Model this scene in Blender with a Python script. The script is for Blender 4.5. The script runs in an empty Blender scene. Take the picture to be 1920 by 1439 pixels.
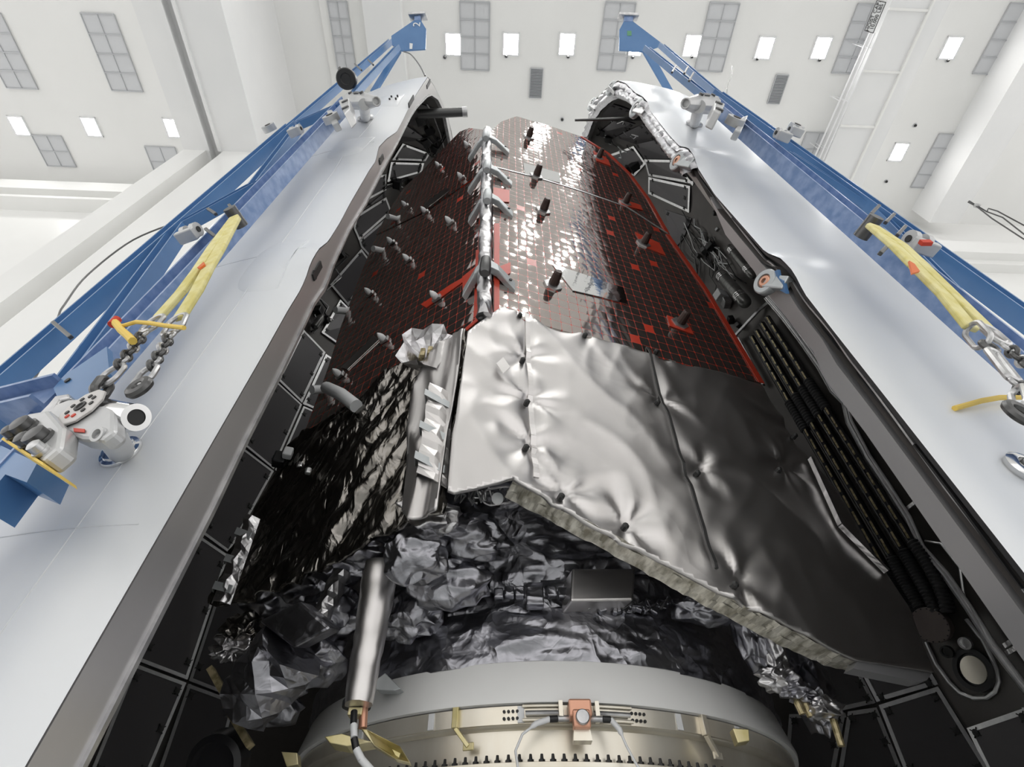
import bpy, bmesh, math, random
from mathutils import Vector, Matrix, noise
random.seed(7)
V = Vector
SC = bpy.context.scene
COL = SC.collection
R = math.radians
# ------------------------------------------------------------------ camera, world, exposure
CZ = 2.4                     # camera height above the floor
F = 987.0; EL = R(48.8); CE, SE = math.cos(EL), math.sin(EL)
O = V((0, 0, CZ))
cd = bpy.data.cameras.new('camera'); cam = bpy.data.objects.new('camera', cd); COL.objects.link(cam)
cd.sensor_width = 36; cd.lens = 36 * F / 1920; cd.clip_start = .05; cd.clip_end = 300
cam.location = O; cam.rotation_euler = (R(90) + EL, 0, 0)
SC.camera = cam
SC.view_settings.view_transform = 'Standard'; SC.view_settings.look = 'None'
SC.view_settings.gamma = 1; SC.view_settings.exposure = -0.16; SC.view_settings.use_curve_mapping = False
wd = bpy.data.worlds.new('world'); SC.world = wd; wd.use_nodes = True
wd.node_tree.nodes['Background'].inputs[0].default_value = (1, .985, .97, 1)
wd.node_tree.nodes['Background'].inputs[1].default_value = 1.6
SC.cycles.use_denoising = True
SC.cycles.max_bounces = 8; SC.cycles.diffuse_bounces = 5; SC.cycles.glossy_bounces = 4
SC.cycles.sample_clamp_indirect = 6; SC.cycles.caustics_reflective = False; SC.cycles.caustics_refractive = False
LAMP = 54.0

# ------------------------------------------------------------------ lines of sight (used to measure the place)
def ray(u, v):
    a = (u - 960) / F; b = (719.5 - v) / F
    return V((a, CE - SE * b, SE + CE * b))
def onp(u, v, pl, off=0.0):
    p0, n = pl; d = ray(u, v)
    return O + d * ((p0 + n * off - O).dot(n) / d.dot(n))
def onz(u, v, z):
    d = ray(u, v); return O + d * (z / d.z)
def ony(u, v, y):
    d = ray(u, v); return O + d * (y / d.y)
def vplane(x, y, nx, ny):
    n = V((nx, ny, 0)).normalized(); return (V((x, y, CZ)), n)
PR = vplane(0, 2.0, .33, -1)            # right face of the spacecraft
PL = vplane(0, 1.86, -.67, -1)          # left face
PXL = vplane(-1.2, 0, 1, 0)             # parting plane of the left fairing half
PXR = vplane(1.57, 0, -1, 0)
TL = vplane(-1.75, 1.43, -.22, -.65)    # lifting frames
TR = vplane(2.15, 1.37, .18, -.60)

# ------------------------------------------------------------------ materials
MATS = {}
def mat(name, col, rough=.5, metal=0, spec=.5, emit=0, bump=None, ior=None, coat=0):
    if name in MATS: return MATS[name]
    m = bpy.data.materials.new(name); m.use_nodes = True; nt = m.node_tree
    b = nt.nodes['Principled BSDF']
    b.inputs['Base Color'].default_value = (*col, 1); b.inputs['Roughness'].default_value = rough
    b.inputs['Metallic'].default_value = metal; b.inputs['Specular IOR Level'].default_value = spec
    if ior: b.inputs['IOR'].default_value = ior
    b.inputs['Coat Weight'].default_value = coat
    if emit:
        b.inputs['Emission Color'].default_value = (1, .99, .97, 1); b.inputs['Emission Strength'].default_value = emit
    if bump:
        sc, st, dist = bump[:3]
        tc = nt.nodes.new('ShaderNodeTexCoord'); nz = nt.nodes.new('ShaderNodeTexNoise'); bp = nt.nodes.new('ShaderNodeBump')
        nz.inputs['Scale'].default_value = sc; nz.inputs['Detail'].default_value = 5
        bp.inputs['Strength'].default_value = st; bp.inputs['Distance'].default_value = dist
        nt.links.new(tc.outputs['Object'], nz.inputs['Vector']); nt.links.new(nz.outputs['Fac'], bp.inputs['Height'])
        nt.links.new(bp.outputs['Normal'], b.inputs['Normal'])
    MATS[name] = m; return m
def varied(name, c1, c2, scale, rough, metal=0, stretch=(1, 1, 1), spec=.5, bump=0):
    m = mat(name, c1, rough, metal, spec); nt = m.node_tree; b = nt.nodes['Principled BSDF']
    tc = nt.nodes.new('ShaderNodeTexCoord'); mp = nt.nodes.new('ShaderNodeMapping'); nz = nt.nodes.new('ShaderNodeTexNoise')
    cr = nt.nodes.new('ShaderNodeValToRGB')
    mp.inputs['Scale'].default_value = stretch; nz.inputs['Scale'].default_value = scale; nz.inputs['Detail'].default_value = 6
    cr.color_ramp.elements[0].position = .35; cr.color_ramp.elements[1].position = .65
    cr.color_ramp.elements[0].color = (*c1, 1); cr.color_ramp.elements[1].color = (*c2, 1)
    nt.links.new(tc.outputs['Object'], mp.inputs['Vector']); nt.links.new(mp.outputs['Vector'], nz.inputs['Vector'])
    nt.links.new(nz.outputs['Fac'], cr.inputs['Fac']); nt.links.new(cr.outputs['Color'], b.inputs['Base Color'])
    if bump:
        bp = nt.nodes.new('ShaderNodeBump'); bp.inputs['Strength'].default_value = bump; bp.inputs['Distance'].default_value = .02
        nt.links.new(nz.outputs['Fac'], bp.inputs['Height']); nt.links.new(bp.outputs['Normal'], b.inputs['Normal'])
    return m
def foil(name, col, rough, sc, dist, fine=.4, metal=1.0, stretch=(1, 1, 1)):
    """crinkled metallised film: big soft folds, sharp voronoi creases and a fine grain, all as bump"""
    m = mat(name, col, rough, metal); nt = m.node_tree; b = nt.nodes['Principled BSDF']
    tc = nt.nodes.new('ShaderNodeTexCoord'); mp = nt.nodes.new('ShaderNodeMapping'); mp.inputs['Scale'].default_value = stretch
    nz = nt.nodes.new('ShaderNodeTexNoise'); nz.inputs['Scale'].default_value = sc * .5; nz.inputs['Detail'].default_value = 3
    nz.inputs['Distortion'].default_value = 1.2
    vo = nt.nodes.new('ShaderNodeTexVoronoi'); vo.inputs['Scale'].default_value = sc; vo.feature = 'F1'
    v2 = nt.nodes.new('ShaderNodeTexVoronoi'); v2.inputs['Scale'].default_value = sc * 3.1
    wn = nt.nodes.new('ShaderNodeTexNoise'); wn.inputs['Scale'].default_value = sc * .8
    mx = nt.nodes.new('ShaderNodeMixRGB'); mx.blend_type = 'ADD'; mx.inputs['Fac'].default_value = .25
    a1 = nt.nodes.new('ShaderNodeMath'); a1.operation = 'ADD'; a2 = nt.nodes.new('ShaderNodeMath'); a2.operation = 'MULTIPLY_ADD'
    a2.inputs[1].default_value = fine
    bp = nt.nodes.new('ShaderNodeBump'); bp.inputs['Strength'].default_value = 1; bp.inputs['Distance'].default_value = dist
    L = nt.links.new
    L(tc.outputs['Object'], mp.inputs['Vector']); L(mp.outputs['Vector'], wn.inputs['Vector'])
    L(mp.outputs['Vector'], mx.inputs['Color1']); L(wn.outputs['Color'], mx.inputs['Color2'])
    for n_ in (nz, vo, v2): L(mx.outputs['Color'], n_.inputs['Vector'])
    L(nz.outputs['Fac'], a1.inputs[0]); L(vo.outputs['Distance'], a1.inputs[1])
    L(v2.outputs['Distance'], a2.inputs[0]); L(a1.outputs[0], a2.inputs[2])
    L(a2.outputs[0], bp.inputs['Height']); L(bp.outputs['Normal'], b.inputs['Normal'])
    return m
def solar(name, cw, ch, tilt, seed=0.0, wave=.9):
    """dark glass cells with cropped corners on a red film; every cell sits at its own slight tilt"""
    m = mat(name, (.01, .007, .008), .07, 0, .5); nt = m.node_tree; b = nt.nodes['Principled BSDF']; L = nt.links.new
    N = nt.nodes.new
    def mth(op, a, b_=None, c=None):
        n = N('ShaderNodeMath'); n.operation = op
        for i, x in enumerate((a, b_, c)):
            if x is None: continue
            if isinstance(x, (int, float)): n.inputs[i].default_value = x
            else: L(x, n.inputs[i])
        return n.outputs[0]
    uv = N('ShaderNodeUVMap'); uv.uv_map = 'UVMap'; sp = N('ShaderNodeSeparateXYZ'); L(uv.outputs['UV'], sp.inputs[0])
    x = mth('DIVIDE', sp.outputs[0], cw); y = mth('DIVIDE', sp.outputs[1], ch)
    fx = mth('FRACT', x); fy = mth('FRACT', y); ix = mth('FLOOR', x); iy = mth('FLOOR', y)
    dx = mth('ABSOLUTE', mth('SUBTRACT', fx, .5)); dy = mth('ABSOLUTE', mth('SUBTRACT', fy, .5))
    ins = mth('MULTIPLY', mth('LESS_THAN', dx, .479), mth('LESS_THAN', dy, .481))
    ins = mth('MULTIPLY', ins, mth('LESS_THAN', mth('ADD', dx, dy), .875))
    cb = N('ShaderNodeCombineXYZ'); L(ix, cb.inputs[0]); L(iy, cb.inputs[1]); cb.inputs[2].default_value = seed
    wn = N('ShaderNodeTexWhiteNoise'); wn.noise_dimensions = '3D'; L(cb.outputs[0], wn.inputs['Vector'])
    sc = N('ShaderNodeSeparateXYZ'); L(wn.outputs['Color'], sc.inputs[0])
    miss = mth('GREATER_THAN', wn.outputs['Value'], .014); ins = mth('MULTIPLY', ins, miss)
    mix = N('ShaderNodeMixRGB'); L(ins, mix.inputs['Fac']); mix.inputs['Color1'].default_value = (.50, .045, .022, 1)
    mix.inputs['Color2'].default_value = (.46, .41, .385, 1); L(mix.outputs[0], b.inputs['Base Color'])
    rg = mth('MULTIPLY_ADD', ins, -.18, .25); L(rg, b.inputs['Roughness']); L(mth('MULTIPLY', ins, .93), b.inputs['Metallic'])
    b.inputs['IOR'].default_value = 2.3
    h = mth('ADD', mth('MULTIPLY', mth('SUBTRACT', sc.outputs[0], .5), fx), mth('MULTIPLY', mth('SUBTRACT', sc.outputs[1], .5), fy))
    curl = mth('MULTIPLY', mth('ADD', mth('MULTIPLY', dx, dx), mth('MULTIPLY', dy, dy)), -.5)
    h = mth('ADD', h, curl)
    nz = N('ShaderNodeTexNoise'); nz.inputs['Scale'].default_value = 2.2; L(uv.outputs['UV'], nz.inputs['Vector'])
    h = mth('ADD', h, mth('MULTIPLY', nz.outputs['Fac'], wave))
    bp = N('ShaderNodeBump'); bp.inputs['Strength'].default_value = 1; bp.inputs['Distance'].default_value = tilt
    L(h, bp.inputs['Height']); L(bp.outputs['Normal'], b.inputs['Normal'])
    return m

M_ceil = varied('ceiling_paint', (.80, .80, .79), (.84, .84, .83), .25, .45, 0)
M_wall = varied('wall_paint', (.80, .80, .785), (.85, .85, .835), .3, .3, 0)
M_beam = varied('soffit_paint', (.78, .785, .79), (.83, .83, .83), .4, .22, 0)
M_floor = varied('floor_epoxy', (.62, .63, .63), (.70, .71, .70), .3, .25, 0)
M_skin = varied('fairing_paint', (.78, .805, .835), (.83, .845, .86), .9, .32, 0, (1, 1, .25), .5)
M_skin2 = varied('pad_paint', (.72, .74, .76), (.78, .79, .80), 3, .4)
M_edge = varied('brushed_flange', (.50, .485, .475), (.62, .61, .62), .8, .33, .7, (1, 1, .35))
M_grey = varied('grey_rail', (.30, .295, .30), (.36, .36, .37), 1.5, .36, .4, (1, 1, .3))
M_in = varied('fairing_inner_skin', (.075, .07, .066), (.11, .10, .095), 1.4, .38, .2)
M_pan = mat('acoustic_panel_cover', (.10, .095, .10), .34, .25, bump=(60, .2, .003))
M_tape = varied('aluminium_tape', (.82, .82, .83), (.95, .95, .95), 18, .36, .85)
M_black = mat('black_plastic', (.012, .012, .013), .4)
M_rub = mat('black_rubber', (.02, .02, .022), .55)
M_blue = varied('blue_paint', (.075, .185, .39), (.095, .215, .43), 3, .3, .0)
M_bluel = varied('worn_blue_paint', (.13, .22, .42), (.24, .33, .54), 14, .3)
M_steel = varied('galvanised_steel', (.42, .42, .43), (.62, .62, .62), 12, .32, .85)
M_cast = varied('painted_casting', (.50, .51, .52), (.60, .60, .60), 6, .34, .35)
M_dsteel = mat('dark_steel', (.12, .12, .12), .35, .8)
M_chrome = mat('polished_steel', (.72, .72, .72), .12, 1)
M_yel = varied('yellow_webbing', (.70, .62, .22), (.82, .76, .40), 20, .7)
M_cord = mat('yellow_cord', (.85, .60, .12), .6)
M_red = mat('red_tag', (.62, .05, .02), .5)
M_org = mat('orange_tag', (.75, .16, .03), .55)
M_white = mat('white_plastic', (.78, .79, .80), .4)
M_silver = foil('silver_film', (.66, .64, .63), .38, 2.4, .006, .06)
M_silver2 = foil('creased_silver_film', (.66, .65, .66), .33, 7, .012, .2)
M_silver_shade = foil('shaded_silver_film', (.37, .37, .40), .33, 7, .016, .16)  # silver film again, its dark reflected surroundings put into the base colour
M_dark2 = foil('bronze_dark_film', (.27, .255, .235), .26, 9, .014, .15, 1, (1.2, 1.2, .5))
M_foil3 = foil('dull_foil', (.50, .50, .52), .38, 7, .01, .2)
M_gold = varied('layered_film_edge', (.30, .28, .22), (.90, .87, .78), 14, .35, .6, (.6, .6, 5))
M_hing = varied('hinge_alloy', (.46, .49, .50), (.56, .58, .59), 9, .38, .45)
M_stud = mat('brown_post', (.055, .035, .03), .35, .3)
M_cone = mat('white_cone', (.80, .81, .82), .4)
M_mirror = mat('mirror_tile', (.80, .80, .80), .05, 1, bump=(6, .2, .01))
M_redk = mat('red_film', (.50, .05, .025), .3)
M_ring = varied('ring_white', (.86, .86, .85), (.90, .90, .89), 2, .45)
M_champ = varied('champagne_alloy', (.78, .72, .60), (.88, .84, .74), 5, .3, .6, (1, 1, .3))
M_zinc = varied('yellow_zinc', (.55, .48, .22), (.70, .62, .38), 9, .3, .7)
M_cop = mat('copper_orange', (.72, .38, .26), .35, .6)
M_pipe = mat('black_pipe', (.022, .022, .024), .25, .2)
M_gband = varied('gold_band', (.20, .17, .08), (.60, .50, .30), 30, .4, .5)
M_tank = varied('grey_tank_wrap', (.16, .16, .155), (.25, .25, .24), 6, .3, .6, (1, 1, 6))
M_vent = mat('vent_scrim', (.60, .61, .63), .5)
M_vframe = mat('vent_frame', (.50, .51, .53), .4, .3)
M_dvent = mat('return_grille', (.20, .21, .23), .5)
M_lens = mat('lamp_diffuser', (.9, .9, .9), .5, emit=LAMP)
M_plug = mat('dark_plug', (.02, .02, .02), .5)
S_cellR = solar('solar_cells_right', .0765, .098, .0034, 0, .7)
S_cellL = solar('solar_cells_left', .0765, .098, .006, 3.0, 2.2)

# ------------------------------------------------------------------ object helpers
def wloc(o):
    p = V((0, 0, 0))
    while o: p = p + o.location; o = o.parent
    return p
def props(o, label=None, cat=None, group=None, kind=None):
    if label: o['label'] = label
    if cat: o['category'] = cat
    if group: o['group'] = group
    if kind: o['kind'] = kind
    return o
def thing(name, label, cat, loc, group=None):
    o = bpy.data.objects.new(name, None); COL.objects.link(o); o.location = loc; o.empty_display_size = .1
    return props(o, label, cat, group)
SPLIT = {'snap_button', 'gold_stripe', 'tension_rod', 'bolt_hole', 'rivet', 'connector_row', 'flange_rib', 'latch_slot', 'band_hole', 'tape_mark', 'thruster_nozzle', 'lower_bracket', 'clamp_band', 'connector', 'lettering_', 'foil_tie', 'support_leg', 'stand_leg', 'bolt', 'bolt_circle', 'red_bolt', 'slat', 'edge_strip', 'strap'}
class MB:
    def __init__(s): s.v = []; s.f = []
    def add(s, vs, fs):
        n = len(s.v); s.v += [V(p) for p in vs]; s.f += [tuple(i + n for i in f) for f in fs]; return s
    def quad(s, a, b, c, d): return s.add((a, b, c, d), ((0, 1, 2, 3),))
    def prism(s, poly, vec):
        n = len(poly); vec = V(vec); a = [V(p) for p in poly]
        fs = [tuple(range(n)), tuple(range(2 * n - 1, n - 1, -1))] + [(i, (i + 1) % n, (i + 1) % n + n, i + n) for i in range(n)]
        return s.add(a + [p + vec for p in a], fs)
    def box(s, c, size, ax=None):
        c = V(c); ax = ax or (V((1, 0, 0)), V((0, 1, 0)), V((0, 0, 1)))
        h = [ax[i] * size[i] / 2 for i in range(3)]
        p = [c - h[0] - h[1] - h[2], c + h[0] - h[1] - h[2], c + h[0] + h[1] - h[2], c - h[0] + h[1] - h[2]]
        return s.prism(p, h[2] * 2)
    def bar(s, p0, p1, w, h, side):
        p0, p1 = V(p0), V(p1); d = (p1 - p0).normalized(); side = V(side); side = (side - d * side.dot(d)).normalized(); up = d.cross(side)
        a = side * w / 2; b = up * h / 2
        return s.prism([p0 - a - b, p0 + a - b, p0 + a + b, p0 - a + b], p1 - p0)
    def ibeam(s, p0, p1, w, h, wn, t=.014):
        """web in the plane whose normal is wn, flanges of width h across it"""
        p0, p1 = V(p0), V(p1); d = (p1 - p0).normalized(); wn = V(wn).normalized(); side = d.cross(wn).normalized()
        s.bar(p0, p1, w - 2 * t, t, side)
        for k in (-1, 1): s.bar(p0 + side * k * (w / 2 - t / 2), p1 + side * k * (w / 2 - t / 2), t, h, side)
        return s
    def tube(s, pts, r, seg=10, cap=True, rs=None):
        pts = [V(p) for p in pts]; n = len(pts); rings = []; prev = None
        for i, p in enumerate(pts):
            d = (pts[min(i + 1, n - 1)] - pts[max(i - 1, 0)]).normalized()
            if prev is None:
                a = d.orthogonal().normalized()
            else:
                a = (prev - d * prev.dot(d)).normalized()
            prev = a; b = d.cross(a); rr = rs[i] if rs else r
            rings.append([p + (a * math.cos(2 * math.pi * k / seg) + b * math.sin(2 * math.pi * k / seg)) * rr for k in range(seg)])
        vs = [q for rg in rings for q in rg]; fs = []
        for i in range(n - 1):
            for k in range(seg):
                k2 = (k + 1) % seg; fs.append((i * seg + k, i * seg + k2, (i + 1) * seg + k2, (i + 1) * seg + k))
        if cap: fs += [tuple(range(seg - 1, -1, -1)), tuple((n - 1) * seg + k for k in range(seg))]
        return s.add(vs, fs)
    def lathe(s, c, axis, prof, seg=24):
        """prof = [(distance along axis, radius)]"""
        c = V(c); d = V(axis).normalized(); a = d.orthogonal().normalized(); b = d.cross(a); vs = []; fs = []; n = len(prof)
        for (t, r) in prof:
            for k in range(seg):
                q = 2 * math.pi * k / seg; vs.append(c + d * t + (a * math.cos(q) + b * math.sin(q)) * max(r, 1e-4))
        for i in range(n - 1):
            for k in range(seg):
                k2 = (k + 1) % seg; fs.append((i * seg + k, i * seg + k2, (i + 1) * seg + k2, (i + 1) * seg + k))
        fs += [tuple(range(seg - 1, -1, -1)), tuple((n - 1) * seg + k for k in range(seg))]
        return s.add(vs, fs)
    def link(s, c, ax, L, W, r, nrm, seg=8):
        """closed oval chain link"""
        c, ax = V(c), V(ax).normalized(); nrm = V(nrm); nrm = (nrm - ax * nrm.dot(ax)).normalized(); sd = ax.cross(nrm); pts = []
        rr = W / 2; hh = max(L / 2 - rr, 0)
        for k in range(24):
            q = 2 * math.pi * k / 24; y = math.sin(q) * rr + (hh if math.sin(q) >= 0 else -hh); pts.append(c + sd * math.cos(q) * rr + ax * y)
        base = len(s.v); rings = []
        for i, p in enumerate(pts):
            d = (pts[(i + 1) % 24] - pts[i - 1]).normalized(); a = nrm; b = d.cross(a).normalized()
            s.v += [p + (a * math.cos(2 * math.pi * k / seg) + b * math.sin(2 * math.pi * k / seg)) * r for k in range(seg)]
        for i in range(24):
            j = (i + 1) % 24
            for k in range(seg):
                k2 = (k + 1) % seg; s.f.append((base + i * seg + k, base + i * seg + k2, base + j * seg + k2, base + j * seg + k))
        return s
    def build(s, name, m, parent=None, smooth=False, bevel=0, origin=None, label=None):
        if name in SPLIT and parent is not None:
            par = list(range(len(s.v)))
            def find(a):
                while par[a] != a: par[a] = par[par[a]]; a = par[a]
                return a
            for f in s.f:
                r0 = find(f[0])
                for q in f[1:]: par[find(q)] = r0
            grp = {}
            for f in s.f: grp.setdefault(find(f[0]), []).append(f)
            if len(grp) > 1:
                o = None
                for fs in grp.values():
                    ids = sorted({i for f in fs for i in f}); mp = {i: k for k, i in enumerate(ids)}
                    o = MB().add([s.v[i] for i in ids], [tuple(mp[i] for i in f) for f in fs]).build(name, m, parent, smooth, bevel, origin, label)
                return o
        if parent is not None: off = wloc(parent)
        elif origin is not None: off = V(origin)
        else:
            xs = [p.x for p in s.v]; ys = [p.y for p in s.v]; zs = [p.z for p in s.v]
            off = V(((min(xs) + max(xs)) / 2, (min(ys) + max(ys)) / 2, min(zs)))
        me = bpy.data.meshes.new(name); me.from_pydata([p - off for p in s.v], [], s.f)
        bm = bmesh.new(); bm.from_mesh(me); bmesh.ops.recalc_face_normals(bm, faces=bm.faces); bm.to_mesh(me); bm.free()
        me.materials.append(m)
        if smooth: me.polygons.foreach_set('use_smooth', [True] * len(me.polygons))
        o = bpy.data.objects.new(name, me); COL.objects.link(o); o.parent = parent
        if parent is None: o.location = off
        if smooth: me.set_sharp_from_angle(angle=R(40)) if hasattr(me, 'set_sharp_from_angle') else None
        if bevel:
            b = o.modifiers.new('bevel', 'BEVEL'); b.width = bevel; b.segments = 2; b.limit_method = 'ANGLE'
        if label: o['label'] = label
        return o
def struct(name, mb, m, smooth=False, bevel=0, rot=None):
    o = mb.build(name, m, None, smooth, bevel, origin=(0, 0, 0)); o['kind'] = 'structure'; return o
def copy_tree(o, loc, parent=None):
    c = o.copy(); COL.objects.link(c)
    if parent is None:
        if loc is not None: c.location = loc
    else: c.parent = parent
    for ch in list(o.children): copy_tree(ch, None, c)
    return c
def sheet(poly, pl, cell, disp, off=0.0, thick=.01, cell_v=None, jit=0.0):
    """a flat outline measured on plane pl -> bmesh grid clipped to it, pushed along the normal by disp(h, z)"""
    p0, n = pl; h = V((0, 0, 1)).cross(n).normalized(); base = V((p0.x, p0.y, 0)) + n * off
    loc = []
    for q in poly:
        p = onp(q[0], q[1], pl, off) if len(q) == 2 else V(q)
        loc.append(((p - base).dot(h), p.z))
    bm = bmesh.new(); bm.faces.new([bm.verts.new((a, 0, b)) for a, b in loc])
    xs = [a for a, b in loc]; zs = [b for a, b in loc]; cv = cell_v or cell
    def cut(co, no):
        bmesh.ops.bisect_plane(bm, geom=bm.verts[:] + bm.edges[:] + bm.faces[:], plane_co=co, plane_no=no)
    x = min(xs) + cell
    while x < max(xs): cut((x, 0, 0), (1, 0, 0)); x += cell
    z = min(zs) + cv
    while z < max(zs): cut((0, 0, z), (0, 0, 1)); z += cv
    bmesh.ops.triangulate(bm, faces=[f for f in bm.faces if len(f.verts) > 4])
    uvl = bm.loops.layers.uv.new('UVMap')
    for f in bm.faces:
        for l in f.loops: l[uvl].uv = (l.vert.co.x + 50, l.vert.co.z)
    for vtx in bm.verts:
        a, b = vtx.co.x, vtx.co.z; bd = vtx.is_boundary
        if jit and not bd:
            a += random.uniform(-jit, jit); b += random.uniform(-jit, jit)
        d = disp(a, b) if disp else 0
        if jit: d += random.uniform(-jit, jit) * .6
        vtx.co = base + h * a + V((0, 0, b)) + n * d
    return bm
def sheet_obj(name, poly, pl, cell, disp, m, parent=None, off=0.0, thick=.01, cell_v=None, jit=0.0, smooth=True, sub=0, label=None):
    bm = sheet(poly, pl, cell, disp, off, thick, cell_v, jit)
    if jit: bmesh.ops.triangulate(bm, faces=bm.faces[:])
    n = pl[1]
    bm.normal_update()
    if sum((f.normal.dot(n) for f in bm.faces), 0) < 0: bmesh.ops.reverse_faces(bm, faces=bm.faces[:])
    o0 = wloc(parent) if parent else V((0, 0, 0))
    for vtx in bm.verts: vtx.co -= o0
    me = bpy.data.meshes.new(name); bm.to_mesh(me); bm.free(); me.materials.append(m)
    me.polygons.foreach_set('use_smooth', [smooth] * len(me.polygons))
    o = bpy.data.objects.new(name, me); COL.objects.link(o); o.parent = parent
    if sub:
        s = o.modifiers.new('sub', 'SUBSURF'); s.levels = sub; s.render_levels = sub
    if thick:
        s = o.modifiers.new('thick', 'SOLIDIFY'); s.thickness = thick; s.offset = -1
    if label: o['label'] = label
    return o
def crease(a, b, s, amp, seed=0.0, stretch=1.0):
    d, _ = noise.voronoi(V((a * s, b * s * stretch, seed)))
    return amp * (d[1] - d[0])
def ridge(p, k=4):
    """sharp-edged folds: layered 1-|noise|"""
    d = 0; a = 1
    for i in range(k):
        d += a * (abs(noise.noise(p * (1.0 * 1.9 ** i) + V((i * 7.3, 0, 0)))) * 2); a *= .5
    return d
def crumple_blob(c, rad, m, name, parent, sub=3, amp=.18, seed=0, rot=None, label=None):
    bm = bmesh.new(); bmesh.ops.create_icosphere(bm, subdivisions=3, radius=1); rnd = random.Random(seed)
    for v in bm.verts:
        k = .86 + rnd.uniform(-1, 1) * (amp * 1.15) + .22 * noise.noise(v.co * 1.3 + V((seed, 0, 0))); p = v.co * k + V([rnd.uniform(-.07, .07) for _ in range(3)])
        p = V((p.x * rad[0], p.y * rad[1], p.z * rad[2]))
        if rot: p = rot @ p
        v.co = p + V(c) - (wloc(parent) if parent else V((0, 0, 0)))
    cl = bm.edges.layers.float.new('crease_edge')
    for e in bm.edges: e[cl] = rnd.choice((0, .35, .8, .9))
    me = bpy.data.meshes.new(name); bm.to_mesh(me); bm.free(); me.materials.append(m)
    me.polygons.foreach_set('use_smooth', [True] * len(me.polygons))
    o = bpy.data.objects.new(name, me); COL.objects.link(o); o.parent = parent
    sb = o.modifiers.new('folds', 'SUBSURF'); sb.levels = sb.render_levels = 2
    if label: o['label'] = label
    return o
def crumple_tube(p0, p1, r0, r1, m, name, parent, seg=11, rows=12, amp=.12, seed=0, label=None, flat=True, squash=None):
    rnd = random.Random(seed); p0, p1 = V(p0), V(p1); d = (p1 - p0).normalized(); a = d.orthogonal().normalized(); b = d.cross(a)
    vs = []; fs = []
    for i in range(rows + 1):
        t = i / rows; r = r0 + (r1 - r0) * t
        for k in range(seg):
            q = 2 * math.pi * (k + .5 * (i % 2)) / seg; rr = r * (1 + rnd.uniform(-amp, amp))
            vs.append(p0 + (p1 - p0) * t + (a * math.cos(q) + b * math.sin(q)) * rr)
    for i in range(rows):
        for k in range(seg):
            k2 = (k + 1) % seg; A, B, C, D = i * seg + k, i * seg + k2, (i + 1) * seg + k2, (i + 1) * seg + k
            if i % 2: fs += [(A, B, C), (A, C, D)]
            else: fs += [(A, B, D), (B, C, D)]
    fs += [tuple(range(seg - 1, -1, -1)), tuple(rows * seg + k for k in range(seg))]
    return MB().add(vs, fs).build(name, m, parent, smooth=not flat, label=label)

# ================================================================== THE HALL
H = 22.0                                   # ceiling above the camera
YAW = .04
XR = V((1, YAW, 0)).normalized(); YR = V((-YAW, 1, 0)).normalized(); ZR = V((0, 0, 1)); ROOM = (XR, YR, ZR)
def rb(mb, x0, x1, y0, y1, z0, z1):
    c = XR * ((x0 + x1) / 2) + YR * ((y0 + y1) / 2) + ZR * ((z0 + z1) / 2 + CZ)
    return mb.box(c, (x1 - x0, y1 - y0, z1 - z0), ROOM)
def rx(u, v, z):                            # room x of a sight line at height z
    return (onz(u, v, z) - O).dot(XR)
WY = 9.15
struct('ceiling', rb(MB(), -34, 34, -45, WY + 1, H, H + .4), M_ceil)
struct('floor', rb(MB(), -34, 34, -45, WY + 1, -CZ - .3, -CZ), M_floor)
struct('wall_far', rb(MB(), -34, 34, WY, WY + .5, -CZ, H), M_wall)
# deep soffits that run along the ceiling
zb = 18.0; bx0, bx1 = rx(245, 0, zb), rx(413, 0, zb)
gx0, gx1 = rx(300, 0, zb), rx(325, 0, zb)
struct('trim_1', rb(rb(rb(MB(), bx0, gx0, -45, WY, zb, H), gx1, bx1, -45, WY, zb, H), gx0, gx1, -45, WY, zb + .35, H), M_beam)
m = MB()
for gx in (gx0, gx1): rb(m, gx - .05, gx + .05, -45, 6.0, zb - .06, zb)
struct('trim_2', m, M_beam)
struct('trim_3', rb(MB(), rx(597, 0, 21.9), rx(678, 0, 21.9), -45, WY, 21.9, H), M_wall)
struct('trim_4', rb(MB(), rx(678, 0, 21.6), rx(750, 0, 21.6), -45, WY, 21.6, H), M_beam)
struct('trim_5', rb(MB(), rx(1673, 0, 21.3), rx(1784, 0, 21.3), -45, WY, 21.3, H), M_beam)
m = MB()
xx = rx(1750, 0, 21.3); rb(m, xx - .04, xx + .04, -45, WY, 21.22, 21.3)
for yy in (-.4, 1.6, 3.4, 5.2): rb(m, rx(1673, 0, 21.3), xx, yy, yy + .07, 21.24, 21.3)
struct('trim_6', m, M_wall)
zb3 = 20.7; x2 = rx(1847, 240, zb3); x3 = rx(1905, 246, zb3)
struct('trim_7', rb(MB(), x2, x3, -45, 8.6, zb3, H), M_beam)
# portal block under the big left soffit, girder and ledge on the far wall
m = MB(); py = 6.0
rb(m, bx0, gx0 - .1, py, WY, -CZ, zb); rb(m, gx1 + .1, -5.4, py, WY, -CZ, zb); rb(m, gx0 - .1, gx1 + .1, py + .5, WY, -CZ, zb)
struct('trim_8', m, M_wall)
def wz(u, v, y): return (ony(u, v, y) - O).z
m = MB()
z1, z2, z3, z4 = wz(100, 373, 8.5), wz(100, 388, 8.5), wz(100, 405, 8.7), wz(100, 424, 8.7)
rb(m, -34, bx0, 8.5, WY, z2, z1); rb(m, -34, bx0, 8.9, WY, z3, z2); rb(m, -34, bx0, 8.6, WY, z3 - .18, z3)
rb(m, 8.5, 34, 8.5, WY, wz(1850, 440, 8.5), wz(1850, 420, 8.5)); rb(m, 8.5, 34, 8.8, WY, wz(1850, 462, 8.8), wz(1850, 440, 8.8))
struct('trim_9', m, M_wall)
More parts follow.
